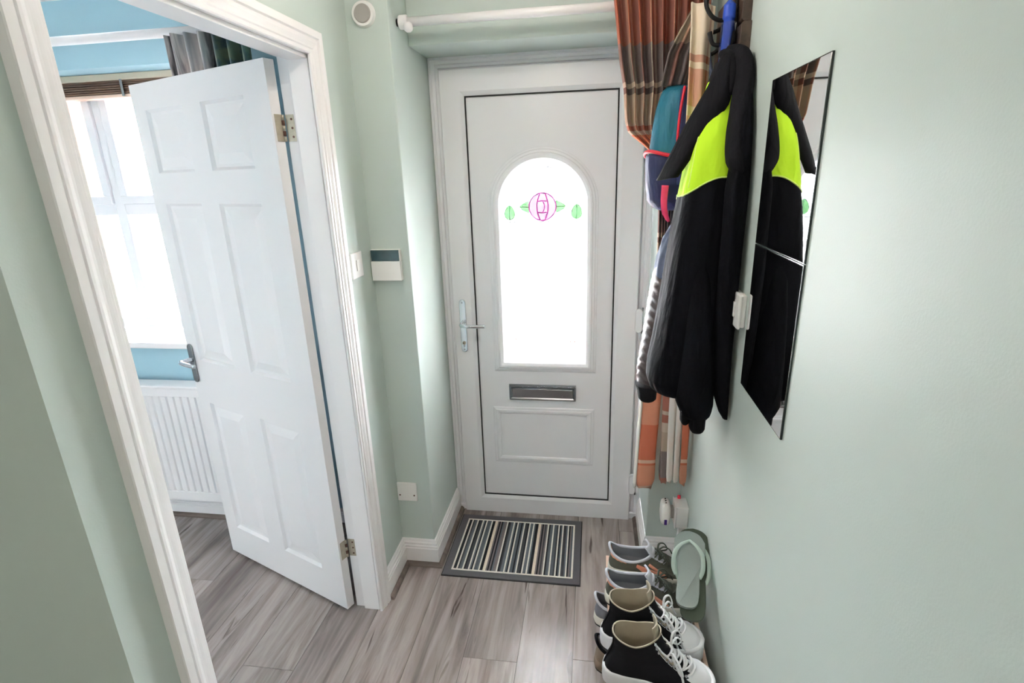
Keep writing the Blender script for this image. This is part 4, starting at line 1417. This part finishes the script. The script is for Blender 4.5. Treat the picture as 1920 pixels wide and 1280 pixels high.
# right-hand side of the body in black below the facing
rows = [(1.84, 0.612, 0.628, -0.83, -0.79), (1.76, 0.600, 0.630, -0.87, -0.79), (1.68, 0.588, 0.630, -0.890, -0.80), (1.60, 0.575, 0.631, -0.900, -0.80), (1.40, 0.572, 0.631, -0.905, -0.80), (1.16, 0.575, 0.631, -0.900, -0.80), (1.06, 0.588, 0.631, -0.900, -0.82), (1.00, 0.606, 0.631, -0.896, -0.85), (0.98, 0.618, 0.630, -0.892, -0.87)]
MB().loft(garment(rows, 40, 50, [(3, 0.05, 0, 5), (7, 0.03, 1, 9)], 2.4), True, True, True).build('front_tail', M['black_cloth'], t, smooth=True)
# sleeve seam piping over the lime panel and a side crease
MB().tube([at_z(int(n_ * 0.60), 1.84 - 0.24 * q / 11) for q in range(12)], 0.0016, 6, 2).build('shoulder_seam', M['lime_piping'], t, smooth=True)
# sleeve
rows = [(1.50, 0.520, 0.555, -0.850, -0.78), (1.36, 0.508, 0.568, -0.885, -0.79), (1.25, 0.500, 0.575, -0.900, -0.80), (1.15, 0.495, 0.585, -0.912, -0.80), (1.07, 0.492, 0.592, -0.912, -0.80), (1.015, 0.492, 0.595, -0.910, -0.80), (0.985, 0.505, 0.590, -0.902, -0.815), (0.972, 0.520, 0.58, -0.892, -0.83)]
MB().loft(garment(rows, 48, 50, [(3, 0.03, 0.5, 6), (6, 0.02, 0, 12)], 2.3), True, True, True).build('sleeve', M['black_cloth'], t, smooth=True)
for (xa, xb, ya, yb, zt, zb) in ((0.506, 0.535, -0.880, -0.840, 1.0, 0.948), (0.530, 0.574, -0.900, -0.845, 0.99, 0.932)):
    rows = [(zt, xa, xb, ya, yb), (zb + 0.01, xa + 0.001, xb - 0.001, ya, yb), (zb, xa + 0.008, xb - 0.008, ya + 0.01, yb - 0.01)]
    MB().loft(garment(rows, 32, 10, [(14, 0.02, 0, 0)], 2.4), True, True, True).build('cuff', M['black_rib'], t, smooth=True)

# ------------------------------------------------------------------ shoe rack
SZ = 0.285
t = thing('shoe_rack', 'low two-tier wooden shoe rack against the right wall', 'shoe rack', (0.46, -1.0, 0.0))
RX0, RX1, RY0, RY1 = 0.318, 0.598, -1.42, -0.628
for zt in (SZ, 0.125):
    sh = MB()
    for k in range(5):
        a = RX0 + 0.014 + k * (RX1 - RX0 - 0.028) / 5
        MB().box(a, a + (RX1 - RX0 - 0.028) / 5 - 0.008, RY0, RY1, zt - 0.014, zt).build('shelf_slat', M['shelf_wood'], t, bevel=0.002)
    MB().box(RX0, RX0 + 0.013, RY0, RY1, zt - 0.022, zt + 0.002).build('front_rail', M['pine'], t, bevel=0.002)
    MB().box(RX1 - 0.013, RX1, RY0, RY1, zt - 0.022, zt + 0.002).build('back_rail', M['pine'], t, bevel=0.002)
for yy in (RY0 + 0.004, RY1 - 0.024):
    for xx in (RX0 + 0.0135, RX1 - 0.035):
        MB().box(xx, xx + 0.0215, yy, yy + 0.02, 0, SZ - 0.0145).build('leg', M['pine'], t, bevel=0.002)

# ------------------------------------------------------------------ shoes
M['canvas'] = pmat('black_canvas', srgb(26, 26, 30), 0.9, bump=0.4, bscale=1200, spec=0.2)
M['rubber_white'] = pmat('white_rubber', srgb(236, 236, 240), 0.35, var=0.03, vscale=30)
M['canvas_in'] = pmat('beige_canvas_lining', srgb(168, 158, 140), 0.9, bump=0.3, bscale=900, var=0.12, vscale=30)
M['lace_white'] = pmat('white_cotton_lace', srgb(236, 236, 238), 0.85, bump=0.5, bscale=900)
M['eyelet'] = pmat('silver_eyelet', srgb(220, 220, 224), 0.25, metal=0.9)
M['olive'] = pmat('olive_suede_mesh', srgb(92, 94, 84), 0.85, bump=0.4, bscale=700, var=0.12, vscale=40, spec=0.25)
M['peach'] = pmat('peach_suede', srgb(226, 158, 132), 0.85, bump=0.3, bscale=600)
M['peach_edge'] = pmat('coral_felt', srgb(196, 124, 102), 0.85)
M['grey_lining'] = pmat('pale_grey_padding', srgb(206, 208, 218), 0.85, bump=0.2, bscale=600)
M['grey_inside'] = pmat('grey_textile_inside', srgb(120, 122, 128), 0.9, bump=0.3, bscale=500)
M['midsole'] = pmat('cream_midsole', srgb(226, 222, 212), 0.6)
M['outsole'] = pmat('dark_outsole', srgb(56, 54, 52), 0.7)
M['olive_lace'] = pmat('olive_lace', srgb(74, 80, 70), 0.85, bump=0.4, bscale=800)
M['sage_rubber'] = pmat('sage_green_foam', srgb(146, 156, 152), 0.7, bump=0.5, bscale=500)
M['green_rubber'] = pmat('dark_green_foam', srgb(74, 84, 70), 0.75, bump=0.4, bscale=500)
M['strap'] = pmat('pale_green_strap', srgb(176, 194, 186), 0.35)
M['grey_knit'] = pmat('grey_knit', srgb(120, 120, 128), 0.85, bump=0.4, bscale=500)
M['taupe'] = pmat('taupe_suede', srgb(134, 118, 102), 0.85, bump=0.3, bscale=500)

HWT = [0, 0.01, 0.03, 0.08, 0.2, 0.4, 0.58, 0.74, 0.87, 0.95, 0.985, 1.0]
HWV = [0, 0.30, 0.48, 0.66, 0.74, 0.72, 0.88, 1.0, 0.90, 0.62, 0.36, 0]


class Shoe:
    def __init__(s, L_, W_, zs, table, top):
        s.L, s.W, s.zs, s.table, s.top = L_, W_ / 2, zs, table, top

    def hw(s, tt):
        return s.W * interp(tt, HWT, HWV)

    def pt(s, v, phi, out=0.0):
        """v 0..1 sole to rim; phi 0 = toe, pi = heel."""
        T = s.table
        vs_ = [r[0] for r in T]
        xh, xf, wE, b = [interp(v, vs_, [r[k] for r in T]) for k in range(1, 5)]
        x = xh + (xf - xh) * (0.5 + 0.5 * math.cos(phi))
        sg = 1 if math.sin(phi) >= 0 else -1
        tt = min(1, max(0, (x - xh) / max(1e-5, xf - xh) if b < 0.02 else x / s.L))
        y1 = s.hw((x - xh) / max(1e-5, (xf - xh)))
        y2 = wE * abs(math.sin(phi)) ** 0.85
        y = (y1 * (1 - b) + y2 * b)
        z = s.zs + v * (s.top(phi) - s.zs)
        P = Vector((x, sg * y, z))
        if out:
            c = Vector(((xh + xf) / 2, 0, z))
            d = P - c
            d.z = abs(math.cos(phi)) * 0.02 if math.cos(phi) > 0 else 0
            d = Vector((d.x * 0.5, d.y, d.z + 0.012 * max(0, math.cos(phi))))
            if d.length > 1e-6:
                P = P + d.normalized() * out
        return tuple(P)


NPH = 56


def sole_rings(sh, prof):
    out = []
    for off, z in prof:
        row = []
        for k_ in range(NPH):
            ph = 2 * PI * k_ / NPH
            x, y, _ = sh.pt(0, ph)
            cx = sh.L / 2
            fx = 1 + off / (sh.L / 2)
            row.append((cx + (x - cx) * fx, y * (1 + off / sh.W) , z))
        out.append(row)
    return out


def upper_parts(sh, root, classes, nv=26):
    """Split the upper by classifier(v, phi, point) -> key; one mesh per key."""
    V = [[sh.pt(i / (nv - 1), 2 * PI * j / NPH) for j in range(NPH)] for i in range(nv)]
    mbs = {}
    flat = [p_ for r_ in V for p_ in r_]
    for i in range(nv - 1):
        for j in range(NPH):
            k_ = (j + 1) % NPH
            f_ = (i * NPH + j, i * NPH + k_, (i + 1) * NPH + k_, (i + 1) * NPH + j)
            c_ = np.mean([flat[q] for q in f_], axis=0)
            ph = 2 * PI * (j + 0.5) / NPH
            key = classes((i + 0.5) / (nv - 1), ph, c_)
            mbs.setdefault(key, MB()).f.append(f_)
    for (nm, mt_), mb in mbs.items():
        mb.v = flat
        compact(mb).build(nm, M[mt_], root, world=False, smooth=True)


def inside(sh, root, mat, vfloor, shrink=0.90):
    rings = []
    for q in range(11):
        v = 1.0 + (vfloor - 1.0) * q / 10
        xm = (sh.pt(v, 0)[0] + sh.pt(v, PI)[0]) / 2
        row = []
        for k_ in range(NPH):
            x, y, z = sh.pt(v, 2 * PI * k_ / NPH)
            row.append((xm + (x - xm) * shrink, y * shrink, z - 0.0005))
        rings.append(row)
    MB().loft(rings, True, False, True).build('lining', M[mat], root, world=False, smooth=True)


def rim(sh, root, mat, r, name='collar_rim', dz=0.0):
    pts_ = [sh.pt(1.0, 2 * PI * k_ / NPH) for k_ in range(NPH + 1)]
    pts_ = [(x * 1.0, y * 0.97, z + dz) for x, y, z in pts_]
    return MB().tube(pts_, r, 8, 0, cap=False).build(name, M[mat], root, world=False, smooth=True)


def lace_set(sh, root, vs_, ph0, r, mat, eyelets=None, lift=0.004, bow=None):
    for i, v in enumerate(vs_):
        pts_ = [sh.pt(v, ph0 * q, lift + 0.004 * (1 - abs(q))) for q in (-1, -0.66, -0.33, 0, 0.33, 0.66, 1)]
        MB().tube(pts_, r, 8, 3, flat=0.55).build('lace', M[mat], root, world=False, smooth=True)
        if i < len(vs_) - 1:
            v2 = vs_[i + 1]
            for sg in ((1,) if i % 2 else (-1,)):
                pts_ = [sh.pt(v + (v2 - v) * (q + 1) / 2, sg * ph0 * q * 0.9, lift + 0.004) for q in (-1, -0.5, 0, 0.5, 1)]
                MB().tube(pts_, r, 8, 3, flat=0.55).build('lace', M[mat], root, world=False, smooth=True)
        if eyelets:
            for sg in (-1, 1):
                a = Vector(sh.pt(v, sg * ph0 * 1.12, 0.0))
                b = Vector(sh.pt(v, sg * ph0 * 1.12, 0.003))
                MB().cyl(tuple(a), tuple(b), eyelets, 10).build('eyelet', M['eyelet'], root, world=False)
    if bow:
        for pts_ in bow:
            MB().tube(pts_, r * 1.05, 8, 5, flat=0.6).build('lace_loop', M[mat], root, world=False, smooth=True)


def high_top(label, loc, rot, seed):
    root = thing('high_top_trainer', label, 'shoe', loc, rot, 'black canvas high tops')
    L_, W_ = 0.298, 0.106
    zs = 0.042
    tbl = [(0, 0.004, L_ - 0.004, 0.05, 0), (0.10, 0.005, L_ - 0.010, 0.05, 0), (0.19, 0.008, L_ * 0.93, 0.046, 0.12), (0.28, 0.013, L_ * 0.83, 0.042, 0.4), (0.38, 0.019, L_ * 0.72, 0.040, 0.7), (0.5, 0.025, L_ * 0.63, 0.038, 0.92), (0.65, 0.029, L_ * 0.565, 0.038, 1), (0.85, 0.028, L_ * 0.52, 0.041, 1), (1, 0.025, L_ * 0.505, 0.044, 1)]
    sh = Shoe(L_, W_, zs, tbl, lambda ph: 0.172 + 0.010 * math.cos(ph) + 0.006 * abs(math.cos(ph)) - 0.012 * abs(math.sin(ph)) ** 3)
    MB().loft(sole_rings(sh, [(-0.004, 0.0), (0.003, 0.001), (0.006, 0.006), (0.005, 0.020), (0.006, 0.024), (0.0055, 0.040), (0.004, 0.048), (0.0005, 0.0505)]), True, True, True).build('sole', M['rubber_white'], root, world=False, smooth=True)

    def cls(v, ph, c):
        if c[0] > L_ * 0.765 and v < 0.36:
            return ('toe_cap', 'rubber_white')
        return ('upper', 'canvas')
    upper_parts(sh, root, cls, 40)
    # toe-cap front bumper, a second rubber band
    pts_ = [sh.pt(0.07, 2 * PI * k_ / 60, 0.002) for k_ in range(-11, 12)]
    MB().tube([(x + 0.002, y * 1.03, 0.054) for x, y, z in pts_], 0.006, 8, 0).build('toe_bumper', M['rubber_white'], root, world=False, smooth=True)
    inside(sh, root, 'canvas_in', 0.16, 0.94)
    rim(sh, root, 'canvas_in', 0.0024)
    # tongue rising out of the opening
    rings = []
    for q in range(12):
        s = q / 11
        base = Vector(sh.pt(0.40 + 0.60 * s, 0))
        up = max(0, s - 0.8) * 0.14
        rings.append([tuple(base + Vector((-0.006 - 0.02 * max(0, s - 0.7) - 0.010 * (2 * w_ - 1) ** 2, (w_ - 0.5) * 0.052, up))) for w_ in [k_ / 8 for k_ in range(9)]])
    MB().loft(rings, False).build('tongue', M['canvas_in'], root, world=False, smooth=True, solid=0.004)
    # placket stitching rows
    for sg in (-1, 1):
        pts_ = [sh.pt(0.34 + 0.64 * q / 14, sg * (0.62 + 0.12 * q / 14), 0.0012) for q in range(15)]
        MB().tube(pts_, 0.0008, 6, 0).build('stitching', M['lace_white'], root, world=False)
    rg_ = random.Random(seed)
    bow = []
    for sg in (-1, 1):
        a = Vector(sh.pt(0.58, sg * 0.3, 0.008))
        bow.append([tuple(a), tuple(a + Vector((0.004, sg * 0.018, 0.022))), tuple(a + Vector((0.02, sg * 0.040, 0.012))), tuple(a + Vector((0.030, sg * 0.044, -0.018))), tuple(a + Vector((0.020, sg * 0.028, -0.022))), tuple(a + Vector((0.004, sg * 0.008, 0.002)))])
        bow.append([tuple(a), tuple(a + Vector((0.015, sg * 0.022, 0.006))), tuple(a + Vector((0.028, sg * 0.042, -0.022))), tuple(a + Vector((0.036, sg * 0.050, -0.050))), tuple(a + Vector((0.044, sg * 0.053, -0.066)))])
    lace_set(sh, root, [0.31, 0.375, 0.44, 0.51, 0.59], 0.52, 0.0032, 'lace_white', 0.0042, bow=bow)
    for v in (0.72, 0.82, 0.92):
        for sg in (-1, 1):
            MB().cyl(sh.pt(v, sg * 0.72, 0.0), sh.pt(v, sg * 0.72, 0.003), 0.004, 10).build('eyelet', M['eyelet'], root, world=False)
    for sg in (-1, 1):
        a = [sh.pt(0.90 - 0.10 * q, sg * (0.72 - 0.06 * q), 0.005 + 0.003 * (q % 2)) for q in range(5)]
        MB().tube(a, 0.0036, 8, 4, flat=0.6).build('lace', M['lace_white'], root, world=False, smooth=True)
    # heel strip
    MB().tube([sh.pt(v, PI, 0.001) for v in (0.05, 0.3, 0.6, 0.9)], 0.006, 8, 3, flat=0.4, upv=(1, 0, 0)).build('heel_strip', M['canvas'], root, world=False, smooth=True)
    return root


def low_trainer(label, loc, rot, cols, L_=0.285, W_=0.100, logo=True, group='olive suede trainers', laces='olive_lace', name='suede_trainer'):
    root = thing(name, label, 'shoe', loc, rot, group)
    zs = 0.034
    tbl = [(0, 0.004, L_ - 0.003, 0.05, 0), (0.14, 0.003, L_ - 0.010, 0.05, 0), (0.28, 0.004, L_ * 0.93, 0.044, 0.12), (0.42, 0.008, L_ * 0.82, 0.040, 0.4), (0.58, 0.010, L_ * 0.70, 0.038, 0.7), (0.78, 0.009, L_ * 0.60, 0.037, 0.95), (1, 0.004, L_ * 0.54, 0.040, 1)]
    sh = Shoe(L_, W_, zs, tbl, lambda ph: 0.107 + 0.004 * math.cos(ph) - 0.028 * abs(math.sin(ph)) ** 1.6 + 0.012 * max(0, -math.cos(ph)) ** 6)
    MB().loft(sole_rings(sh, [(-0.002, 0.0), (0.003, 0.002), (0.003, 0.008)]), True, True, True).build('outsole', M[cols[3]], root, world=False, smooth=True)
    MB().loft(sole_rings(sh, [(0.003, 0.008), (0.005, 0.014), (0.004, 0.028), (0.003, 0.036), (0.0, 0.040)]), True, True, True).build('midsole', M[cols[2]], root, world=False, smooth=True)

    def cls(v, ph, c):
        hp_ = abs(ph - PI)
        if v > 0.90:
            return ('padded_collar', cols[1])
        if logo and hp_ < 1.25 and v > 0.52 and v > 0.50 + 0.20 * hp_:
            return ('heel_patch', 'peach')
        return ('upper', cols[0])
    upper_parts(sh, root, cls, 26)
    inside(sh, root, 'grey_inside', 0.22, 0.90)
    rim(sh, root, cols[1], 0.0048, 'collar_roll')
    rings = []
    for q in range(10):
        s = q / 9
        base = Vector(sh.pt(0.55 + 0.45 * s, 0))
        up = max(0, s - 0.7) * 0.07
        rings.append([tuple(base + Vector((-0.006 - 0.03 * max(0, s - 0.6) - 0.010 * (2 * w_ - 1) ** 2, (w_ - 0.5) * 0.050, up))) for w_ in [k_ / 8 for k_ in range(9)]])
    MB().loft(rings, False).build('tongue', M[cols[1]], root, world=False, smooth=True, solid=0.006)
    a = Vector(sh.pt(0.90, 0, 0.008))
    bow = []
    for sg in (-1, 1):
        bow.append([tuple(a), tuple(a + Vector((0.004, sg * 0.016, 0.016))), tuple(a + Vector((0.022, sg * 0.034, 0.006))), tuple(a + Vector((0.034, sg * 0.036, -0.016))), tuple(a + Vector((0.020, sg * 0.02, -0.012))), tuple(a)])
        bow.append([tuple(a), tuple(a + Vector((0.020, sg * 0.018, 0.004))), tuple(a + Vector((0.042, sg * 0.040, -0.02))), tuple(a + Vector((0.052, sg * 0.050, -0.044)))])
    lace_set(sh, root, [0.42, 0.52, 0.63, 0.75, 0.88], 0.55, 0.0032, laces, None, bow=bow)
    if logo:
        # large letter N on each flank: three bars lying on the surface
        def bar(pv, w_, sg):
            P_ = [sh.pt(v, sg * ph, 0.0022) for v, ph in pv]
            MB().tube(P_, w_, 8, 4, flat=0.18, upv=(0, 1, 0)).build('letter_bar', M['peach'], root, world=False, smooth=True)
        for sg in (-1, 1):
            for pv, w_ in (([(0.22, 1.60), (0.45, 1.56), (0.72, 1.50)], 0.0062), ([(0.74, 1.50), (0.46, 1.30), (0.20, 1.10)], 0.0062), ([(0.20, 1.10), (0.45, 1.06), (0.74, 1.00)], 0.0062)):
                bar(pv, w_, sg)
    return root


low_trainer('olive and peach suede trainer nearest the front door on the shoe rack', (0.322, -0.705, SZ + 0.0005), -0.08, ('olive', 'grey_lining', 'midsole', 'outsole'))
low_trainer('olive and peach suede trainer next to the black high tops', (0.308, -0.840, SZ + 0.0005), -0.05, ('olive', 'grey_lining', 'midsole', 'outsole'))
high_top('black canvas high-top shoe beside the olive trainer, farther of its pair', (0.292, -1.005, SZ + 0.0005), -0.06, 1)
high_top('black canvas high-top shoe at the bottom edge, nearest of the shoes', (0.297, -1.122, SZ + 0.0005), -0.12, 2)
low_trainer('grey knit trainer with dark laces on the lower shelf of the rack', (0.275, -0.775, 0.1275), 0.0, ('grey_knit', 'grey_lining', 'midsole', 'outsole'), 0.28, 0.098, False, 'shoes on the lower shelf', 'gasket', 'knit_trainer')
low_trainer('taupe suede shoe with black collar on the lower shelf of the rack', (0.276, -0.955, 0.1275), 0.0, ('taupe', 'black_cloth', 'taupe', 'outsole'), 0.28, 0.100, False, 'shoes on the lower shelf', 'gasket', 'suede_shoe')


# flip-flops: a pair resting on the trainer toes and leaning on the wall
def flip_flop(label, mat, heel, toe, side, scale):
    """heel, toe: world points of the sole ends; side: vector across the sole."""
    h, e_ = Vector(heel), Vector(toe)
    ax = (e_ - h)
    L_ = ax.length
    ax.normalize()
    sd = Vector(side)
    sd = (sd - ax * sd.dot(ax)).normalized()
    nn = sd.cross(ax).normalized()
    if nn.z < 0:
        nn = -nn
    root = thing('flip_flop', label, 'sandal', tuple(h), 0, 'flip-flops on the shoe rack')
    HW2 = [0, 0.34, 0.52, 0.66, 0.70, 0.66, 0.80, 1.0, 0.98, 0.74, 0.46, 0]

    def P(tt, s, up):
        bend = 0.010 * (tt - 0.45) ** 2 * 4
        return tuple(h + ax * (L_ * tt) + sd * s + nn * (up + bend))
    W_ = 0.046 * scale
    outl = []
    for k_ in range(60):
        ph = 2 * PI * k_ / 60
        tt = 0.5 - 0.5 * math.cos(ph)
        outl.append((tt, math.copysign(W_ * interp(tt, HWT, HW2), math.sin(ph)) + 0.004 * math.sin(tt * PI)))
    rings = [[P(tt, s * k_, u) for tt, s in outl] for k_, u in ((0.96, 0.0), (1.0, 0.002), (1.0, 0.014), (0.97, 0.016))]
    MB().loft(rings, True, True, True).build('sole', M[mat], root, smooth=False)
    post = P(0.86, 0.002, 0.024)
    MB().cyl(P(0.86, 0.002, 0.012), post, 0.004, 10).build('toe_post', M['strap'], root, smooth=True)
    for sg in (-1, 1):
        pts_ = [post, P(0.78, sg * 0.024 * scale, 0.030), P(0.66, sg * 0.040 * scale, 0.030), P(0.50, sg * 0.042 * scale, 0.022), P(0.40, sg * 0.034 * scale, 0.012)]
        MB().tube(pts_, [0.004, 0.0055, 0.007, 0.007, 0.005], 10, 5, flat=0.35, upv=tuple(nn)).build('strap', M['strap'], root, smooth=True)


flip_flop('dark green flip-flop underneath, its heel showing below the pale one', 'green_rubber', (0.560, -0.985, 0.356), (0.596, -0.735, 0.490), (1, 0.05, 0.12), 1.16)
flip_flop('pale sage flip-flop on top, leaning against the wall over the trainers', 'sage_rubber', (0.545, -0.965, 0.384), (0.580, -0.760, 0.498), (1, 0.05, 0.12), 1.04)
